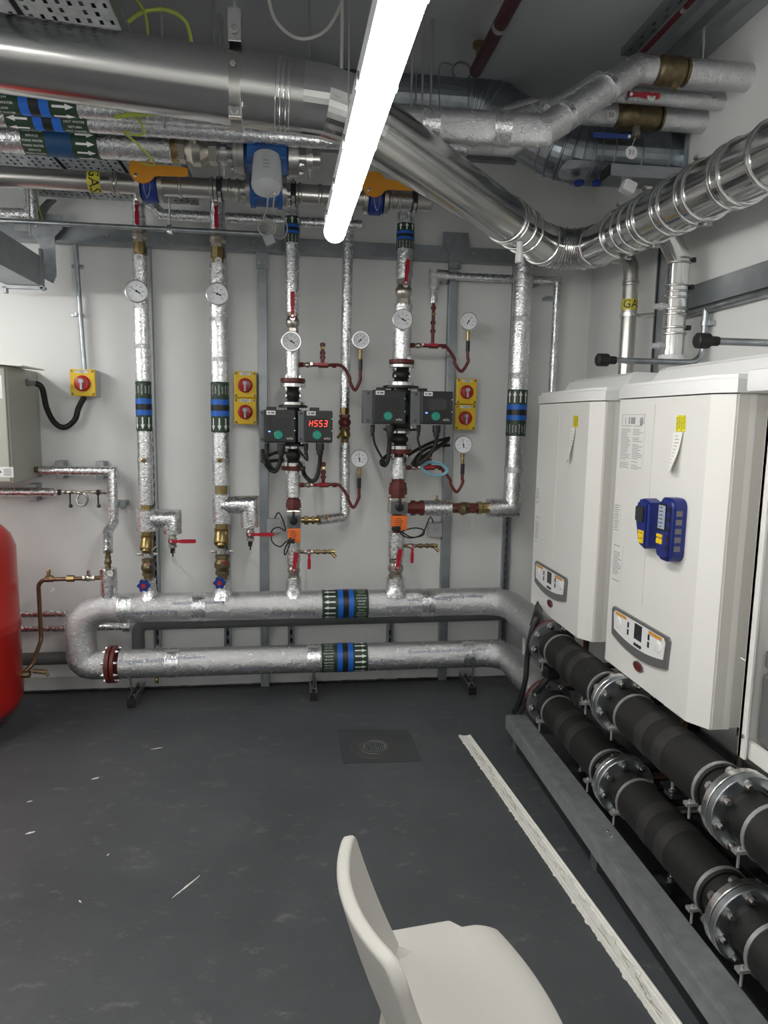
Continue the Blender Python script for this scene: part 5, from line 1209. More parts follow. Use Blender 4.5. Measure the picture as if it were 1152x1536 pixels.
# access hatch with blue knobs
q = Y(880, 262, DY-DR*.75); bm = NB(); R = frame((1, 0, 0), (0, -.55, .83))
vs = [V((a, b, 0)) for a, b in rrect(.3, .1, .045, 6)]
bm2 = NB(); put(bm2, vs+[v+V((0, 0, 0)) for v in []], [tuple(range(len(vs)))], wrapfn((q.x+.03, DY, dzz), (1, 0, 0), (0, -.6, -.8), DR+.006)); h = obj('access_hatch', bm2, GALV, t, False); bm.free()
for px in (868, 895):
    qq = Y(px, 274, DY-DR*.55); bm = NB(); lathe(bm, qq+V((0, 0, .012)), (0, -.2, -1), [(0, .006), (.008, .006), (.009, .022), (.02, .024), (.026, .01)], 8); obj('thumb_knob', bm, BLUEW, h, False, label='blue thumb knob')
# grey box near the duct with white detector
q = Y(955, 263, 2.95); t = thing('cable_trunking', 'short grey metal trunking box below the duct', 'trunking', q)
bm = NB(); box(bm, q+V((.06, 0, 0)), (.40, .1, .05), bev=.002); obj('box', bm, STEELP, t, False)
bm = NB(); box(bm, q+V((-.142, 0, 0)), (.006, .09, .045)); obj('end_opening', bm, BLK, t, False)
q2 = Y(942, 281, 2.95); t = thing('detector', 'small white detector hanging under the grey trunking', 'detector', q2)
bm = NB(); box(bm, q2, (.06, .05, .05), Matrix.Rotation(.4, 3, 'Y'), bev=.01); cyl(bm, q2+V((.01, 0, .0)), q2+V((.02, 0, .06)), .008, 8); obj('head', bm, WHT, t, False)
# sprinkler pipes and ceiling channel
def ceil_pipe(px1, py1, px0, py0, z, r, m, label, drop=False):
    a = Z(px1, py1, z); t = thing('sprinkler_pipe', label, 'pipe', a, 'dark red ceiling pipes')
    bm = NB(); cyl(bm, a, V((a.x, -.5, z)), r, 18, bev=.004); obj('tube', bm, m, t)
    if drop:
        bm = NB(); cyl(bm, a+V((0, -.05, r*.5)), a+V((0, -.05, .09)), .012, 10); lathe(bm, a+V((0, -.05, .07)), (0, 0, 1), [(0, .026), (.015, .026)], 14); obj('sprinkler_head', bm, BRONZE, t)
    for i in range(3):
        bm = NB(); y = a.y-.35-i*.6; lathe(bm, (a.x, y, z), (0, 1, 0), [(0, r), (0, r+.004), (.02, r+.004), (.02, r)], 18); cyl(bm, (a.x, y+.01, z+r), (a.x, y+.01, CZ), .004, 6); obj('clip', bm, ROD, t)
ceil_pipe(713, 108, 770, 0, 2.98, .026, SPRK, 'dark red sprinkler pipe under the ceiling, ending above the foil pipe', True)
ceil_pipe(955, 88, 1045, 0, 3.0, .010, mat('alarm_red', (.07, .007, .012), .5), 'thin red ceiling pipe near the right wall')
t = thing('ceiling_channel', 'grey steel channel under the ceiling beside the right wall', 'channel', (1.5, 2.0, 3.03))
a = Z(1000, 95, 3.03); bm = NB(); box(bm, (a.x, (a.y-.5)/2, 3.035), (.041, a.y+.5, .041)); obj('channel', bm, STEELP, t, False)
for px, py, z in ((1070, 33, zA), (1035, 62, zC)):
    q = Z(px, py, 3.02); bm = NB(); yy = yA if z == zA else yC; cyl(bm, (a.x, yy, 3.02), (a.x, yy, z+.045), .006, 8); obj('drop_rod', bm, ZINC, t)
t = thing('ceiling_tray', 'narrow dark perforated tray under the ceiling beside the thin red pipe', 'cable tray', (1.28, 1.5, 3.0))
a = Z(940, 88, 3.0); bm = NB(); box(bm, (a.x, (a.y-.5)/2, 3.01), (.05, a.y+.5, .003)); box(bm, (a.x-.025, (a.y-.5)/2, 3.022), (.002, a.y+.5, .025)); box(bm, (a.x+.025, (a.y-.5)/2, 3.022), (.002, a.y+.5, .025)); obj('tray_bed', bm, HEAT, t, False)
bm = NB()
for i in range(60): box(bm, (a.x+(.01 if i % 2 else -.01), a.y-.05-i*.045, 3.0075), (.006, .02, .001))
obj('slots', bm, BLK, t, False)
# ceiling rods and back strut
t = thing('ceiling_strut', 'grey strut across the back wall just under the ceiling', 'strut', (-.2, 3.9, 3.0))
q0, q1 = Y(330, 85, 3.87), Y(700, 110, 3.87); bm = NB(); box(bm, ((q0.x+q1.x)/2, 3.895, 3.0), (q1.x-q0.x+.6, .045, .041)); obj('channel', bm, STEELP, t, False)
for px, y, py1, lb in ((244, 2.5, 70, 'thin threaded rod hanging above the left end of the flue'), (322, 2.7, 70, 'thin threaded rod hanging left of the flue bracket'), (330, 2.9, 72, 'second thin threaded rod hanging left of the flue bracket'), (464, 2.7, 95, 'thin threaded rod hanging above the flue joint'), (617, 2.6, 150, 'thin threaded rod just right of the batten light'), (633, 2.7, 160, 'second thin threaded rod right of the batten light'), (646, 2.8, 165, 'third thin threaded rod right of the batten light')):
    a = Y(px, py1, y); bm = NB(); cyl(bm, V((a.x, y, a.z-.25)), V((a.x, y, CZ)), .0045, 8); obj('threaded_rod', bm, ROD, None, label=lb, cat='rod', group='ceiling rods')
bm = NB(); q = Z(693, 106, 3.02)
for i in range(2): tube(bm, [q+V((.04*math.cos(a), .01*i, .04*math.sin(a)*.9)) for a in [2*PI*j/20 for j in range(21)]], .0025, 6)
tube(bm, smooth_path([q+V((-.04, 0, .02)), q+V((-.09, 0, .02)), q+V((-.1, 0, -.05)), q+V((-.08, 0, -.25))], 6), .0025, 6)
obj('wire_coil', bm, GREYP, None, label='small coil of thin dark wire on the ceiling near the sprinkler pipe', cat='cable')
# trunking, conduit drops and struts on the right wall
t = thing('dado_trunking', 'wide grey steel trunking along the right wall above the boilers', 'trunking', (1.70, 2.0, 2.03))
bm = NB(); box(bm, (1.70, 1.6, 2.095), (.035, 2.75, .095), bev=.003); obj('trunking', bm, STEELP, t, False)
bm = NB(); cyl(bm, (1.69, .2, 2.03), (1.69, 2.98, 2.03), .016, 12); obj('conduit', bm, GALV, t)
q = X(990, 470, 1.70); t = thing('wall_strut', 'slotted dark strut on the right wall beside the gas drop pipe', 'strut', (1.70, q.y, .8), 'slotted wall struts')
bm = NB(); box(bm, (1.70, q.y, 1.6), (.04, .041, 1.7)); obj('channel', bm, STEELP, t, False)
bm = NB(); box(bm, (1.679, q.y, 1.6), (.002, .014, 1.7)); obj('slot', bm, BLK, t, False)
def boiler_conduit(y, x_end, label):
    z = 1.835 if y < 2.5 else 1.81
    t = thing('boiler_conduit', label, 'conduit', (1.6, y, z), 'conduits with black end bushes')
    bm = NB(); tube(bm, fillet([(1.685, y, 2.03), (1.685, y, z), (x_end+.06, y, z)], .06, 6) if y > 2.5 else [(1.70, y, z), (x_end+.06, y, z)], .0125, 14); obj('tube', bm, GALV, t)
    bm = NB(); lathe(bm, (x_end+.075, y, z), (-1, 0, 0), [(0, .016), (.03, .017), (.03, .022), (.035, .026), (.075, .026), (.08, .02)], 16); obj('rubber_bush', bm, RUB, t)
    if y > 2.5: bm = NB(); cyl(bm, (1.685, y, 1.96), (1.685, y, 1.98), .017, 14); box(bm, (1.705, y, 1.97), (.03, .05, .02), bev=.003); obj('saddle', bm, GALV, t)
boiler_conduit(2.70, Y(900, 545, 2.7).x-.01, 'thin conduit with black bush above the far boiler'); boiler_conduit(2.2, Y(1058, 513, 2.2).x-.03, 'thin conduit with black bush above the middle boiler')

# ---------------------------------------------------------------- boilers
BX = 1.2; BZ0, BZ1 = .645, 1.645
def boiler(yn, yf, label, shift, full=True):
    """yn near side, yf far side (world Y); front faces -X. shift = Y offset from the middle boiler"""
    t = thing('boiler', label, 'boiler', ((BX+1.68)/2, (yn+yf)/2, BZ0), 'wall-hung white boilers')
    ch, cd = .065, .038
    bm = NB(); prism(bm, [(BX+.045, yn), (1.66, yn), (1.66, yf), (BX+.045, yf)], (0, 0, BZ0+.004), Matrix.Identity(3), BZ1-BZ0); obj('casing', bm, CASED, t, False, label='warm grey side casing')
    bm = NB(); prism(bm, [(BX, yn+ch), (BX+cd, yn+.002), (BX+.1, yn-.001), (BX+.1, yf+.001), (BX+cd, yf-.002), (BX, yf-ch)], (0, 0, BZ0), Matrix.Identity(3), BZ1-BZ0-.004)
    fp_ = obj('front_panel', bm, CASE, t, False, label='white front panel with angled edges')
    R = frame((0, -1, 0), (0, 0, 1)); pl = lambda px, py: V((BX-.001, X(px, py, BX).y+shift, X(px, py, BX).z))
    q0, q1 = pl(983, 600), pl(964, 910); ys = q0.y-.005
    bm = NB(); box(bm, (BX-.0005, ys, (BZ1+q1.z)/2-.01), (.003, .004, BZ1-q1.z-.03)); obj('panel_seam', bm, CASED, fp_, False)
    # cap
    bm = NB(); prism(bm, [(BX-.008, yn+ch), (BX+cd-.008, yn-.01), (1.68, yn-.01), (1.68, yf+.01), (BX+cd-.008, yf+.01), (BX-.008, yf-ch)], (0, 0, BZ1), Matrix.Identity(3), .052)
    bmesh.ops.bevel(bm, geom=[e for e in bm.edges if all(v.co.z > BZ1+.05 for v in e.verts)], offset=.014, segments=3, affect='EDGES'); obj('top_cap', bm, WHT, t, label='white plastic top cap')
    bm = NB(); lo = [(1.33, yn+.015), (1.67, yn+.015), (1.67, yf-.015), (1.33, yf-.015)]; hi = [(1.365, yn+.04), (1.67, yn+.04), (1.67, yf-.045), (1.365, yf-.045)]
    loft(bm, [[V((*p, BZ1+.048)) for p in lo], [V((*p, BZ1+.118)) for p in hi]])
    bmesh.ops.bevel(bm, geom=[e for e in bm.edges if all(v.co.z > BZ1+.1 for v in e.verts)], offset=.012, segments=3, affect='EDGES'); obj('top_cover', bm, WHT, t, label='raised white top cover')
    # control panel
    c4 = [pl(922, 906), pl(1008, 960), pl(1002, 1006), pl(929, 950)]
    cy_, hw = (c4[0].y+c4[1].y)/2, abs(c4[0].y-c4[1].y)/2; zt, zb_ = (c4[0].z+c4[1].z)/2, (c4[2].z+c4[3].z)/2-.004
    H = zt-zb_; cz = (zt+zb_)/2
    def outl(s, arc, dz=0, top=1.0):
        n = 10; pts = [(-hw*s+.012, H/2*top), (hw*s-.012, H/2*top), (hw*s, H/2*top-.012)]
        for i in range(n+1):
            u = 1-2*i/n; pts.append((hw*s*.96*u, -H/2*s+dz - arc*(1-u*u)))
        pts.append((-hw*s, H/2*top-.012)); return pts
    bm = NB(); prism(bm, outl(1, .028), (BX-.0005, cy_, cz), R, .009); b = obj('control_surround', bm, BEZ, t, False, label='grey control panel surround')
    bm = NB(); prism(bm, outl(.9, .02, .02, .82), (BX-.009, cy_, cz), R, .002); fc = obj('control_fascia', bm, WHT, t, False, label='white control fascia')
    bm = NB(); fx = BX-.0115
    for sy in (-1, 1): prism(bm, [(-.04, -.005), (.04, -.005), (.04, .005), (-.04, .005)], (fx-.0015, cy_+sy*hw*.6, cz+H*.35), R, .001)
    obj('orange_strip', bm, AMB, b, False, label='amber printed strip')
    bm = NB(); box(bm, (fx, cy_-.006, cz+.012), (.002, .05, .055)); obj('display', bm, GLASS, fc, False, label='black display')
    bm = NB()
    for dy in (-.024, -.006, .012): prism(bm, ellipse(.0075, .006, 10), (fx+.001, cy_+dy-.006+.004, cz-.035), R, .003)
    for dy in (.065, -.078):
        for dz in (-.014, .012): box(bm, (fx, cy_+dy, cz+dz+.006), (.002, .01, .02))
    obj('buttons', bm, BLK, fc, False)
    for sy in (-1, 1):
        bm = NB(); lathe(bm, (fx+.001, cy_+sy*hw*.7, cz+.005), (-1, 0, 0), [(0, .02), (.003, .019), (.004, .016)], 20); obj('dial_knob', bm, WHT, fc, True)
    # oval badge
    q = pl(958, 1000); bm = NB(); prism(bm, ellipse(.034, .018, 24), q, R, .003); bd = obj('badge', bm, BEZ, t, False, label='small oval badge')
    bm = NB(); prism(bm, ellipse(.029, .0145, 24), q+V((-.003, 0, 0)), R, .001); obj('badge_centre', bm, mat('badge_red', (.12, .012, .014), .4), bd, False)
    return t, pl, R
def sheet(parent, c, w_, h_, R, m=None, name='printed_sheet', rows=18, two=False):
    bm = NB(); box(bm, c, (.0008, w_, h_)); o = obj(name, bm, m or PAPER, parent, False)
    bm = NB(); random.seed(int(c.y*1000))
    for i in range(rows):
        z = c.z+h_*(.46-.92*i/rows)
        cols = ((-.24, .42), (.25, .42)) if two else ((0, .84),)
        for u, ww in cols:
            if random.random() < .12: continue
            l = ww*w_*(.55+.45*random.random()); box(bm, (c.x-.0009, c.y-u*w_+(ww*w_-l)/2, z), (.0004, l, h_/rows*.32))
    obj('print_lines', bm, INKG, o, False); return o
b2, pl, R = boiler(1.80, 2.487, 'middle white boiler with blue analyser hung on its front', 0)
c = (pl(930, 625)+pl(968, 697))/2
o = sheet(b2, V((BX-.0012, c.y, pl(948, 672).z)), .175, .17, R, CASE, rows=26, two=True)
bm = NB(); cc = pl(948, 632)
for dz in (-.024, .024): box(bm, (BX-.0012, c.y, cc.z+dz), (.0006, .16, .0012))
for dy in (-.08, .08): box(bm, (BX-.0012, c.y+dy, cc.z), (.0006, .0012, .048))
box(bm, (BX-.0012, c.y, cc.z), (.0006, .03, .028)); prism(bm, ellipse(.011, .015, 14), (BX-.001, c.y-.06, cc.z), R, .0006)
for dy in (.025, .03, .055): box(bm, (BX-.0012, c.y+dy-.0, cc.z), (.0006, .003, .03))
obj('printed_diagram', bm, INKG, b2, False, label='printed control diagram')
sheet(b2, pl(926, 778)+V((-.0002, 0, 0)), .05, .11, R, CASE, rows=12); sheet(b2, pl(926, 848)+V((-.0002, 0, 0)), .075, .16, R, CASE, rows=18)
def gas_sticker(parent, p, pl0, label, w_=.052, h_=.05):
    t = parent
    bm = NB(); prism(bm, [(-w_/2, -h_/2), (w_/2, -h_/2), (w_/2, h_*.3), (w_*.3, h_/2), (-w_*.42, h_/2), (-w_/2, h_*.4)], p, R, .001); o = obj('gas_sticker', bm, YELG, t, False, label='yellow sticker printed GAS')
    bm = NB()
    for i in range(4):
        for j in range(2):
            vs, fs = text_mesh('GAS', .0125); u, v = (-.019+i*.0125), (-.014+j*.024 + (.007 if i % 2 else 0))
            put(bm, [V((x.y, -x.x, 0)) for x in vs], fs, lambda x, u=u, v=v: V(p) + R @ V((x.x+u, x.y+v*.8, .0014)))
    obj('lettering', bm, INK, o, False)
def note(p, w_, h_, label):
    t = thing('paper_note', label, 'paper', p, 'paper notes on the boilers')
    bm = NB(); n = 10; g = []
    for i in range(n+1):
        v = i/n; row = []
        for j in range(5):
            u = j/4-.5; ww = w_*(1-.15*v); lift = .0018 + .03*v*v*(.25+.75*(.5+u))
            row.append(bm.verts.new(V(p) + R @ V((u*ww-.14*w_*v, -h_*v, lift))))
        g.append(row)
    for i in range(n):
        for j in range(4): bm.faces.new((g[i][j], g[i][j+1], g[i+1][j+1], g[i+1][j]))
    obj('sheet', bm, PAPER, t)
    bm = NB()
    for i in range(9):
        v = .1+.085*i; l = w_*.5*(.5+.5*random.random())
        a = V(p) + R @ V((-w_*.2-.14*w_*v+l/2, -h_*v, .003+.03*v*v*.45)); box(bm, a, (l, .0015, .0004), R)
    obj('handwriting', bm, INK, t, False)
gas_sticker(b2, pl(1022, 635), None, ''); note(pl(1019, 648)+V((-.002, 0, 0)), .052, .125, 'curling paper note under the yellow sticker on the middle boiler')
b1, pl1, R = boiler(2.622, 3.33, 'far white boiler beside the back wall', .838)
gas_sticker(b1, V((BX-.001, X(864, 632, BX).y, X(864, 632, BX).z)), None, '', .05, .05); note(V((BX-.003, X(861, 642, BX).y, X(861, 642, BX).z)), .045, .15, 'curling paper note under the yellow sticker on the far boiler')
q = X(807, 745, BX); sheet(b1, V((BX-.0012, q.y, q.z)), .05, .09, R, CASE, rows=10); q = X(806, 795, BX); sheet(b1, V((BX-.0012, q.y, q.z)), .06, .14, R, CASE, rows=16)
# near boiler with its front off
t = thing('boiler', 'nearest boiler with its front cover off, cut by the right edge', 'boiler', (1.48, 1.33, .62), 'wall-hung white boilers')
yn3, yf3, xf = .98, 1.685, 1.25
bm = NB(); box(bm, ((xf+1.66)/2, yf3-.006, 1.125), (1.66-xf, .012, 1.0)); box(bm, (xf+.003, yf3-.016, 1.125), (.006, .03, 1.0)); obj('side_panel', bm, CASE, t, False)
bm = NB(); box(bm, ((xf+1.66)/2, yn3+.006, 1.125), (1.66-xf, .012, 1.0)); obj('side_panel', bm, CASE, t, False)
bm = NB(); box(bm, (1.65, (yn3+yf3)/2, 1.125), (.012, yf3-yn3-.02, 1.0)); obj('back_plate', bm, GALV, t, False)
bm = NB(); box(bm, (1.46, (yn3+yf3)/2, 1.30), (.3, yf3-yn3-.1, .55), bev=.01); obj('heat_exchanger', bm, GREYL, t, False)
bm = NB(); box(bm, (1.38, 1.57, .78), (.2, .17, .2), bev=.012); box(bm, (1.33, 1.55, .92), (.1, .2, .05), bev=.008); obj('control_tray', bm, BEZ, t, False, label='grey fold-down control tray')
bm = NB(); box(bm, (1.45, (yn3+yf3)/2, .638), (.36, yf3-yn3-.02, .02)); box(bm, (xf+.02, (yn3+yf3)/2, .652), (.012, yf3-yn3-.02, .05)); obj('bottom_rail', bm, CASE, t, False)
bm = NB(); box(bm, (1.44, (yn3+yf3)/2, 1.67), (.5, yf3-yn3+.03, .06), bev=.012); obj('top_cap', bm, WHT, t)
bm = NB(); hexbolt(bm, (xf, yf3-.02, .69), (-1, 0, 0), .006, .004); tube(bm, smooth_path([V((xf+.004, yf3, .9)), V((xf-.004, yf3+.012, .905)), V((xf+.002, yf3+.024, .9))], 4), .002, 6); obj('fasteners', bm, ROD, t)
# analyser and printer on the middle boiler
def slabdev(bm, org, w_, h_, d_, rad=.014, bev=.008):
    prism(bm, rrect(w_, h_, rad), org, R, d_)
    es = [e for e in bm.edges if all((R.transposed() @ (v.co-V(org))).z > d_-1e-4 for v in e.verts)]
    bmesh.ops.bevel(bm, geom=es, offset=bev, segments=3, affect='EDGES')
an = pl(1017, 794)
t = thing('gas_analyser', 'blue handheld flue gas analyser with lit screen on the middle boiler', 'meter', an)
TH = .05
bm = NB(); slabdev(bm, an, .088, .2, TH, .03, .012); obj('body', bm, BLUED, t)
bm = NB(); prism(bm, rrect(.046, .085, .004), an+V((-TH+.0005, 0, 0))+R @ V((-.008, .038, 0)), R, .0025); s = obj('screen_frame', bm, BLK, t, False)
bm = NB(); prism(bm, rrect(.038, .074, .002), an+V((-TH-.002, 0, 0))+R @ V((-.008, .038, 0)), R, .001); s2 = obj('screen', bm, LCD, t, False, label='pale blue-grey screen')
bm = NB(); random.seed(3)
for i in range(6): l = .012+.02*random.random(); box(bm, an+V((-TH-.0032, 0, 0))+R @ V((-.012, .068-.012*i, 0)), (l, .003, .0003), R)
obj('readout', bm, INK, s2, False)
bm = NB()
for dx in (-.024, -.007): prism(bm, rrect(.015, .01, .002), an+V((-TH, 0, 0))+R @ V((dx, -.022, 0)), R, .003); prism(bm, rrect(.015, .017, .002), an+V((-TH, 0, 0))+R @ V((dx, -.039, 0)), R, .003)
obj('yellow_keys', bm, YEL, t, False, label='yellow keys')
bm = NB()
for dz in (.065, .035, .005, -.025, -.055): prism(bm, rrect(.011, .019, .003), an+V((-TH, 0, 0))+R @ V((.03, dz, 0)), R, .002)
obj('side_windows', bm, BLK, t, False)
bm = NB()
for dz in (.055, .028, .0, -.027, -.055): box(bm, an+V((-TH*.5, 0, 0))+R @ V((.0445, dz, 0)), (.002, .017, .02), R)
obj('side_ports', bm, BEZ, t, False)
pr = pl(982, 784)
t = thing('printer', 'blue handheld printer unit beside the analyser on the middle boiler', 'meter', pr)
bm = NB(); prism(bm, [(-.042, .045), (-.03, .075), (.0, .082), (.042, .072), (.042, -.078), (.02, -.085), (-.014, -.075), (-.028, .0)], pr, R, .05)
bmesh.ops.bevel(bm, geom=[e for e in bm.edges if all((R.transposed() @ (v.co-V(pr))).z > .0499 for v in e.verts)], offset=.01, segments=3, affect='EDGES'); obj('body', bm, BLUED, t)
bm = NB(); prism(bm, rrect(.05, .05, .008), pr+V((-.0495, 0, 0))+R @ V((-.003, .03, 0)), R, .006); w1 = obj('paper_window', bm, GLASS, t, False, label='dark printer window')
bm = NB(); prism(bm, [(-.018, .018), (.02, .018), (.02, -.024), (-.01, -.024)], pr+V((-.0495, 0, 0))+R @ V((.006, -.042, 0)), R, .002); kp = obj('yellow_keypad', bm, YEL, t, False, label='yellow keypad')
bm = NB()
for dx, dz in ((-.004, -.032), (.014, -.032), (-.002, -.052), (.014, -.05)): box(bm, pr+V((-.0522, 0, 0))+R @ V((dx, dz, 0)), (.008, .003, .0006), R)
obj('keypad_marks', bm, INK, kp, False)

# ---------------------------------------------------------------- boiler frame, black pipes, floor rail
_bm = NB(); lathe(_bm, (0, .066, 0), (0, -1, 0), [(0, .014), (.013, .014), (.0135, .006), (.064, .006), (.0645, .0165), (.0665, .0165), (.067, .014), (.079, .014), (.0795, .0085), (.09, .0075)], 8)
BOLT = bpy.data.meshes.new('flange_bolt'); bmesh.ops.recalc_face_normals(_bm, faces=_bm.faces); _bm.to_mesh(BOLT); _bm.free(); BOLT.materials.append(ZINC)
def black_pipe(z, label, ys, r=.078):
    t = thing('black_header_pipe', label, 'pipe', (XA, 1.5, z-r), 'black boiler header pipes')
    prev = BFY
    for i, y in enumerate(list(ys)+[.55]):
        a, b = V((XA, prev-.02, z)), V((XA, y+.03, z))
        bm = NB(); cyl(bm, a, b, r*.86, 24); obj('pipe_core', bm, INSB, t)
        s, e = (prev-.095, y+.095) if i else (prev-.085, y+.095)
        if s > e:
            bm = NB(); cyl(bm, V((XA, s, z)), V((XA, e, z)), r, 28, bev=.004); ins = obj('insulation', bm, INSB, t, label='black insulation sleeve')
            L = s-e
            for g in (.3, .52):
                yy = s-L*g; bm = NB(); cyl(bm, V((XA, yy, z)), V((XA, yy-.055, z)), r+.0012, 28); obj('tape_band', bm, TAPE, t, label='dark grey tape band')
            for yy in (s-.008, e+.018):
                bm = NB(); lathe(bm, (XA, yy, z), (0, -1, 0), [(0, r), (0, r+.003), (.012, r+.003), (.012, r)], 28); box(bm, (XA-r*.78-.016, yy-.006, z-r*.5), (.046, .02, .01), bev=.001); cyl(bm, (XA-r*.78-.024, yy-.006, z-r*.5+.012), (XA-r*.78-.024, yy-.006, z-r*.5-.045), .004, 6); obj('hose_clip', bm, CLIPM, t)
        prev = y
    for i, y in enumerate([BFY]+list(ys)):
        fr = .108
        if i == 0:
            bm = NB(); flange(bm, (XA, y+.045, z), (0, -1, 0), fr, .022); obj('flange', bm, mat('terracotta', (.13, .03, .024), .5), t, label='terracotta red flange')
            bm = NB(); flange(bm, (XA, y+.02, z), (0, -1, 0), fr, .02); obj('flange', bm, HEAT, t)
        else:
            for o_ in (.024, -.001): bm = NB(); flange(bm, (XA, y+o_, z), (0, -1, 0), fr, .022); obj('flange', bm, ZINC if o_ > 0 else GALV, t)
        for q_i in range(8):
            a = .2+2*PI*q_i/8; yb = y-.022 if i else y
            o = bpy.data.objects.new('flange_bolt', BOLT); COL.objects.link(o); o.parent = t
            o.location = V((XA+.09*math.cos(a), yb, z+.09*math.sin(a)))-WPOS[t.name]
        bm = NB(); lathe(bm, (XA, y-.02, z), (0, -1, 0), [(0, .075), (.002, .072), (.02, .066)], 24); obj('collar', bm, INSB, t)
black_pipe(.535, 'upper black insulated header pipe below the boilers', (2.255, 1.56, .86))
black_pipe(.25, 'lower black insulated header pipe beside the floor rail', (2.2, 1.51, .8))
# floor rail
t = thing('floor_rail', 'galvanised steel rail along the floor in front of the black pipes', 'rail', (1.065, 2.0, 0))
y0, y1 = .5, 3.03
bm = NB(); box(bm, (1.065, (y0+y1)/2, .147), (.098, y1-y0, .006)); box(bm, (1.017, (y0+y1)/2, .118), (.005, y1-y0, .06)); box(bm, (1.113, (y0+y1)/2, .118), (.005, y1-y0, .06)); box(bm, (1.028, (y0+y1)/2, .09), (.02, y1-y0, .005)); box(bm, (1.102, (y0+y1)/2, .09), (.02, y1-y0, .005)); box(bm, (1.03, (y0+y1)/2, .1512), (.022, y1-y0, .003), bev=.001); obj('rail', bm, RAILM, t, False)
for y in (2.98, 2.1, 1.2, .7):
    bm = NB(); box(bm, (1.07, y, .044), (.05, .05, .086)); obj('foot', bm, HEAT, t, False)
bm = NB()
for y in (2.05, 2.08): lathe(bm, (1.08, y, .15), (0, 0, 1), [(0, .006), (.003, .005)], 8)
obj('rivets', bm, ZINC, t, False)
# cross bearers and rods that carry the pipes
for y, lb in ((2.98, 'farthest black cross bearer under the header pipes'), (2.55, 'second black cross bearer under the header pipes'), (1.86, 'third black cross bearer under the header pipes'), (1.2, 'nearest black cross bearer under the header pipes')):
    t = thing('cross_bearer', lb, 'support', (1.4, y, 0), 'cross bearers under the boiler pipes')
    bm = NB(); box(bm, (1.405, y, .10), (.56, .041, .041)); obj('channel', bm, HEAT if y > 2.9 else BLKM, t, False)
    bm = NB(); box(bm, (1.42, y+.03, .392), (.49, .045, .012)); obj('upper_channel', bm, BLKM, t, False)
    for xx in (1.14, 1.66): bm = NB(); box(bm, (xx, y, .04), (.04, .04, .08)); obj('leg', bm, BLKM, t, False)
    bm = NB(); box(bm, (1.695, y+.03, .6), (.04, .041, 1.2)); obj('upright', bm, BLKM, t, False)
    bm = NB(); cyl(bm, (XA, y, .12), (XA, y, .175), .006, 8); cyl(bm, (XA, y+.03, .40), (XA, y+.03, .46), .006, 8); hexbolt(bm, (XA, y, .12), (0, 0, 1), .012, .01); hexbolt(bm, (XA, y+.03, .4), (0, 0, 1), .012, .01); obj('support_rod', bm, ZINC, t)
for z_, lb in ((.52, 'upper'), (.22, 'lower')):
    bm = NB(); box(bm, (1.66, 1.7, z_), (.03, 2.4, .13), bev=.003); obj('added_frame_rail', bm, BLKM, None, False, label='%s black frame rail added behind the boiler header pipes to darken the wall' % lb, cat='rail', group='black frame rails')  # rails added to cover the lit wall below the boilers
bm = NB(); cyl(bm, (1.40, .5, .12+.02), (1.40, 2.9, .14), .03, 14)
for i in range(30): lathe(bm, (1.40, .6+i*.07, .14), (0, 1, 0), [(0, .03), (.004, .033), (.01, .033), (.014, .03)], 14)
obj('condensate_pipe', bm, BLK, None, label='black ribbed condensate pipe on the floor behind the header pipes', cat='pipe')
# boiler drop pipes under the cases
for y, lb in ((2.1, 'middle boiler'), (2.95, 'far boiler'), (1.3, 'near boiler')):
    for dx, dy, m, w2 in ((1.42, .12, COPPER, 'copper pipe dropping under the %s, far side'), (1.5, -.1, STAIND, 'steel pipe dropping under the %s, near side')):
        t = thing('drop_pipe', w2 % lb, 'pipe', (dx, y+dy, .3), 'boiler drop pipes')
        bm = NB(); cyl(bm, (dx, y+dy, BZ0), (dx, y+dy, .30), .014, 12); tube(bm, fillet([(dx, y+dy, .31), (dx, y+dy, .26), (XA+.05, y+dy, .26)], .04, 4), .014, 12); obj('tube', bm, m, t)
        bm = NB(); valve_body(bm, (dx, y+dy, .6), (dx, y+dy, .52), .026); obj('valve_body', bm, BRASS, t)
# black hoses by the far boiler
t = thing('black_cable', 'thick black cable hanging from the far boiler to the rail end', 'cable', Y(775, 1068, 3.0))
pts = [X(808, 911, 1.2), X(805, 925, 1.13), X(797, 950, 1.095), X(791, 985, 1.085), X(788, 1020, 1.075), X(779, 1052, 1.065), X(771, 1068, 1.06)]
bm = NB(); tube(bm, smooth_path(pts, 8), .013, 12); obj('lead', bm, RUB, t); bm = NB(); tube(bm, smooth_path([pts[0]+V((.01, 0, .02)), pts[0], pts[1], pts[2].lerp(pts[1], .4)], 4), .02, 12); obj('gland', bm, BLK, t)
t = thing('black_cable', 'thick black cable with square plug lying over the lower header', 'cable', Y(790, 1068, 3.0))
pts = [X(824, 1010, 1.17), X(818, 1022, 1.15), X(805, 1036, 1.12), X(790, 1052, 1.09), X(780, 1068, 1.07)]
bm = NB(); tube(bm, smooth_path(pts, 8), .0145, 12); obj('lead', bm, RUB, t)
q = X(826, 1007, 1.18); bm = NB(); box(bm, q, (.07, .06, .06), bev=.01); obj('plug', bm, BLK, t, False)
bm = NB(); box(bm, X(786, 965, 1.16), (.004, .03, .12)); obj('hanging_tag', bm, GREYL, None, False, label='grey tag strip hanging on the bent foil header', cat='tag')

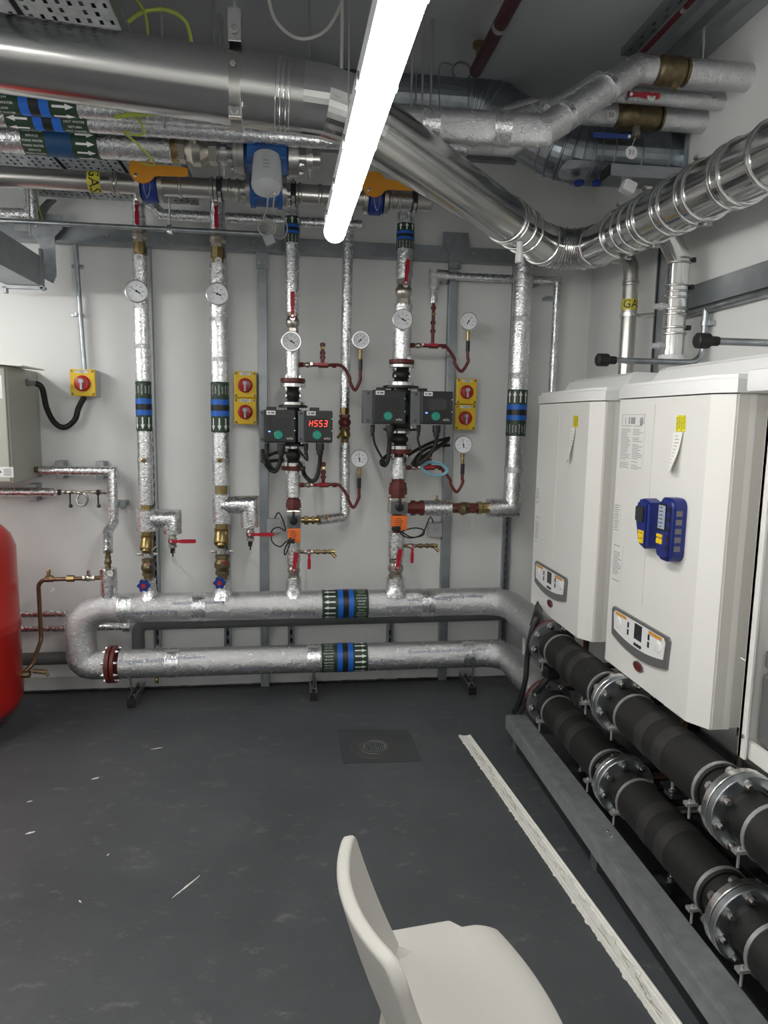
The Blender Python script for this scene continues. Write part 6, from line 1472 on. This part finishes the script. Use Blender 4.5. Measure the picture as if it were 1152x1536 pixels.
# ---------------------------------------------------------------- floor details
c = Z(562, 1121, 0)
t = thing('floor_drain', 'round metal floor drain in a square patch', 'drain', c)
bm = NB(); q = [Z(505, 1094, 0), Z(612, 1094, 0), Z(634, 1142, 0), Z(514, 1146, 0)]; vs = [bm.verts.new((p.x, p.y, h)) for h in (.0002, .0016) for p in q]
bm.faces.new(vs[4:]); 
for i in range(4): bm.faces.new((vs[i], vs[(i+1) % 4], vs[4+(i+1) % 4], vs[4+i]))
obj('patch', bm, mat('patch_dark', (.05, .054, .058), .5, var=.15, vscale=6), t, False, label='square patch of darker floor paint')
bm = NB(); lathe(bm, (c.x, c.y, .001), (0, 0, 1), [(0, .115), (.0018, .113), (.0024, .1)], 36); obj('worn_ring', bm, mat('worn_ring', (.06, .06, .057), .5), t)
bm = NB(); lathe(bm, (c.x, c.y, .002), (0, 0, 1), [(0, .075), (.004, .073), (.004, .06), (.0025, .059)], 36); obj('rim', bm, mat('drain_rim', (.14, .14, .13), .5, .7), t)
bm = NB(); lathe(bm, (c.x, c.y, .003), (0, 0, 1), [(0, .058), (.002, .058)], 30); gr = obj('grating', bm, GALV, t)
bm = NB()
for i in range(-5, 6):
    for j in range(-5, 6):
        x_, y_ = i*.0105, j*.0105+(i % 2)*.005
        if x_*x_+y_*y_ < .051**2: box(bm, (c.x+x_, c.y+y_, .0053), (.0062, .0055, .0006), Matrix.Rotation(.785, 3, 'Z'))
obj('grating_slots', bm, BLK, gr, False)
# white strip
pts_l = [Z(688, 1104, 0), Z(985, 1536, 0)]; pts_r = [Z(706, 1104, 0), Z(1022, 1536, 0)]
t = thing('white_strip', 'long torn white strip of trunking lying on the floor', 'strip', pts_l[0])
a0, a1 = pts_l; b0, b1_ = pts_r
ext = 1.25; a1 = a0+(a1-a0)*ext; b1_ = b0+(b1_-b0)*ext
bm = NB(); n = 240; random.seed(5); prev = None; rows = []
for i in range(n+1):
    u = i/n; L_, R_ = a0.lerp(a1, u), b0.lerp(b1_, u); j1, j2 = (random.uniform(-.0018, .001) if random.random() > .06 else -.006), random.uniform(-.0012, .0012)
    w = (R_-L_)
    us = (0, .03, .1, .14, .2, .24, .3, .7, .76, .8, .86, .9, .97, 1)
    hs = (.001, .008, .008, .004, .004, .0065, .003, .003, .0065, .004, .004, .008, .008, .001)
    rr = [L_+w*u_ for u_ in us]; rr[0] += w.normalized()*j1; rr[-1] += w.normalized()*j2
    rows.append([V((p.x, p.y, h)) for p, h in zip(rr, hs)] + [V((rr[-1].x, rr[-1].y, 0.0005)), V((rr[0].x, rr[0].y, 0.0005))])
loft(bm, rows); obj('strip', bm, mat('strip_white', (.8, .79, .73), .5, var=.06, vscale=30), t, False)
bm = NB()
for i in range(70):
    u = random.random(); L_, R_ = a0.lerp(a1, u), b0.lerp(b1_, u); p = L_.lerp(R_, random.uniform(.25, .75)); d = (a1-a0).normalized()
    q = [p, p+d*random.uniform(.008, .02)+V((random.uniform(-.006, .006), 0, 0)), p+d*random.uniform(.02, .05)+V((random.uniform(-.008, .008), 0, 0))]
    tube(bm, [V((v.x, v.y, .0042)) for v in q], .0011, 5)
obj('torn_marks', bm, mat('strip_tear', (.42, .38, .32), .7), t)
for (xa, ya, xb, yb, wd, lb) in ((258, 1347, 300, 1313, .008, 'long white paint scrape on the floor'), (137, 1169, 149, 1166, .012, 'short white paint chip on the floor'), (38, 1251, 53, 1247, .016, 'white paint blob on the floor at left'), (226, 1124, 244, 1121, .008, 'small white paint streak on the floor near the header'), (118, 1350, 122, 1354, .007, 'tiny white paint chip on the floor at lower left'), (40, 1203, 49, 1201, .008, 'tiny white paint fleck near the left edge'), (160, 1284, 164, 1280, .006, 'tiny white paint fleck on the floor at left')):
    a, b = Z(xa, ya, .0008), Z(xb, yb, .0008); d = (b-a); nn = V((-d.y, d.x, 0)).normalized()*wd*.5; bm = NB(); N = 12; random.seed(xa)
    up = [a.lerp(b, i/N)+nn*random.uniform(.3, 1)*math.sin(PI*(i+.4)/(N+.8)) for i in range(N+1)]; dn = [a.lerp(b, i/N)-nn*random.uniform(.3, 1)*math.sin(PI*(i+.4)/(N+.8)) for i in range(N+1)]
    loft(bm, [[p+V((0, 0, h)) for p in up+dn[::-1]] for h in (-.0006, .0004)]); obj('paint_mark', bm, PAPER, None, False, label=lb, cat='paint mark', group='white paint marks on the floor')

# ---------------------------------------------------------------- chair
CH = thing('chair', 'off-white moulded plastic chair in the foreground', 'chair', (.36, 1.15, 0))
ang = math.radians(7); fw = V((math.cos(ang), math.sin(ang), 0)); sd = V((-math.sin(ang), math.cos(ang), 0)); co = V((.218, 1.155, 0))
def CP(u, v, z): return co + fw*u + sd*v + V((0, 0, z))
def shell(bm, fn, nu, nv, thick):
    top = [[fn(i/nu, j/nv) for j in range(nv+1)] for i in range(nu+1)]
    def nrm(i, j):
        a = top[min(i+1, nu)][j]-top[max(i-1, 0)][j]; b = top[i][min(j+1, nv)]-top[i][max(j-1, 0)]; return a.cross(b).normalized()
    T = [[bm.verts.new(top[i][j]) for j in range(nv+1)] for i in range(nu+1)]
    B = [[bm.verts.new(top[i][j]-nrm(i, j)*thick) for j in range(nv+1)] for i in range(nu+1)]
    for i in range(nu):
        for j in range(nv):
            bm.faces.new((T[i][j], T[i+1][j], T[i+1][j+1], T[i][j+1])); bm.faces.new((B[i][j], B[i][j+1], B[i+1][j+1], B[i+1][j]))
    for i in range(nu):
        bm.faces.new((T[i][0], B[i][0], B[i+1][0], T[i+1][0])); bm.faces.new((T[i][nv], T[i+1][nv], B[i+1][nv], B[i][nv]))
    for j in range(nv):
        bm.faces.new((T[0][j], T[0][j+1], B[0][j+1], B[0][j])); bm.faces.new((T[nu][j], B[nu][j], B[nu][j+1], T[nu][j+1]))
def back_fn(s, q):                                  # s from top to bottom, q from near to far
    v = q*2-1; av = abs(v); hw = .192-.03*max(0, s-.45)
    z = .70 - .28*s - .035*max(0, av-.82)**2/.0324*(1-s)
    u = -.112 + .05*v*v + .075*s + .02*s*s
    return CP(u, v*hw, z)
bm = NB(); shell(bm, back_fn, 14, 30, .026)
bmesh.ops.recalc_face_normals(bm, faces=bm.faces)
o = obj('backrest', bm, CHAIR, CH); md = o.modifiers.new('bevel', 'BEVEL'); md.width = .009; md.segments = 3; md.limit_method = 'ANGLE'; md.angle_limit = .7
def seat_fn(s, q):                                  # s from back to front
    v = q*2-1
    e = max(0, s-.8)/.2
    st = min(1, max(0, (s-.62)/.07)); hw = .228 - .026*st - .012*e
    u = -.005 + .305*s - .03*v*v*s
    z = .408 - .012*math.sin(PI*min(1, s*1.1))*(1-v*v) + .006*v*v - .014*e*e
    return CP(u, v*hw, z)
bm = NB(); shell(bm, seat_fn, 26, 20, .018); o = obj('seat', bm, CHAIR, CH); md = o.modifiers.new('bevel', 'BEVEL'); md.width = .006; md.segments = 3; md.limit_method = 'ANGLE'; md.angle_limit = .7
for v in (-.165, .165):
    bm = NB(); pts = [CP(-.03, v, .47), CP(-.012, v, .43), CP(.03, v, .392), CP(.1, v, .38)]; tube(bm, smooth_path(pts, 5), .022, 12); obj('back_strut', bm, CHAIR, CH)
for u0, v0, u1, v1 in ((.03, -.17, -.02, -.2), (.03, .17, -.02, .2), (.22, -.15, .24, -.17), (.22, .15, .24, .17)):
    bm = NB(); tube(bm, [CP(u0, v0, .385), CP(u0*.7+u1*.3, v0*.7+v1*.3, .25), CP(u1, v1, .0)], .02, 14, rs=[.024, .021, .016]); obj('leg', bm, CHAIR, CH)
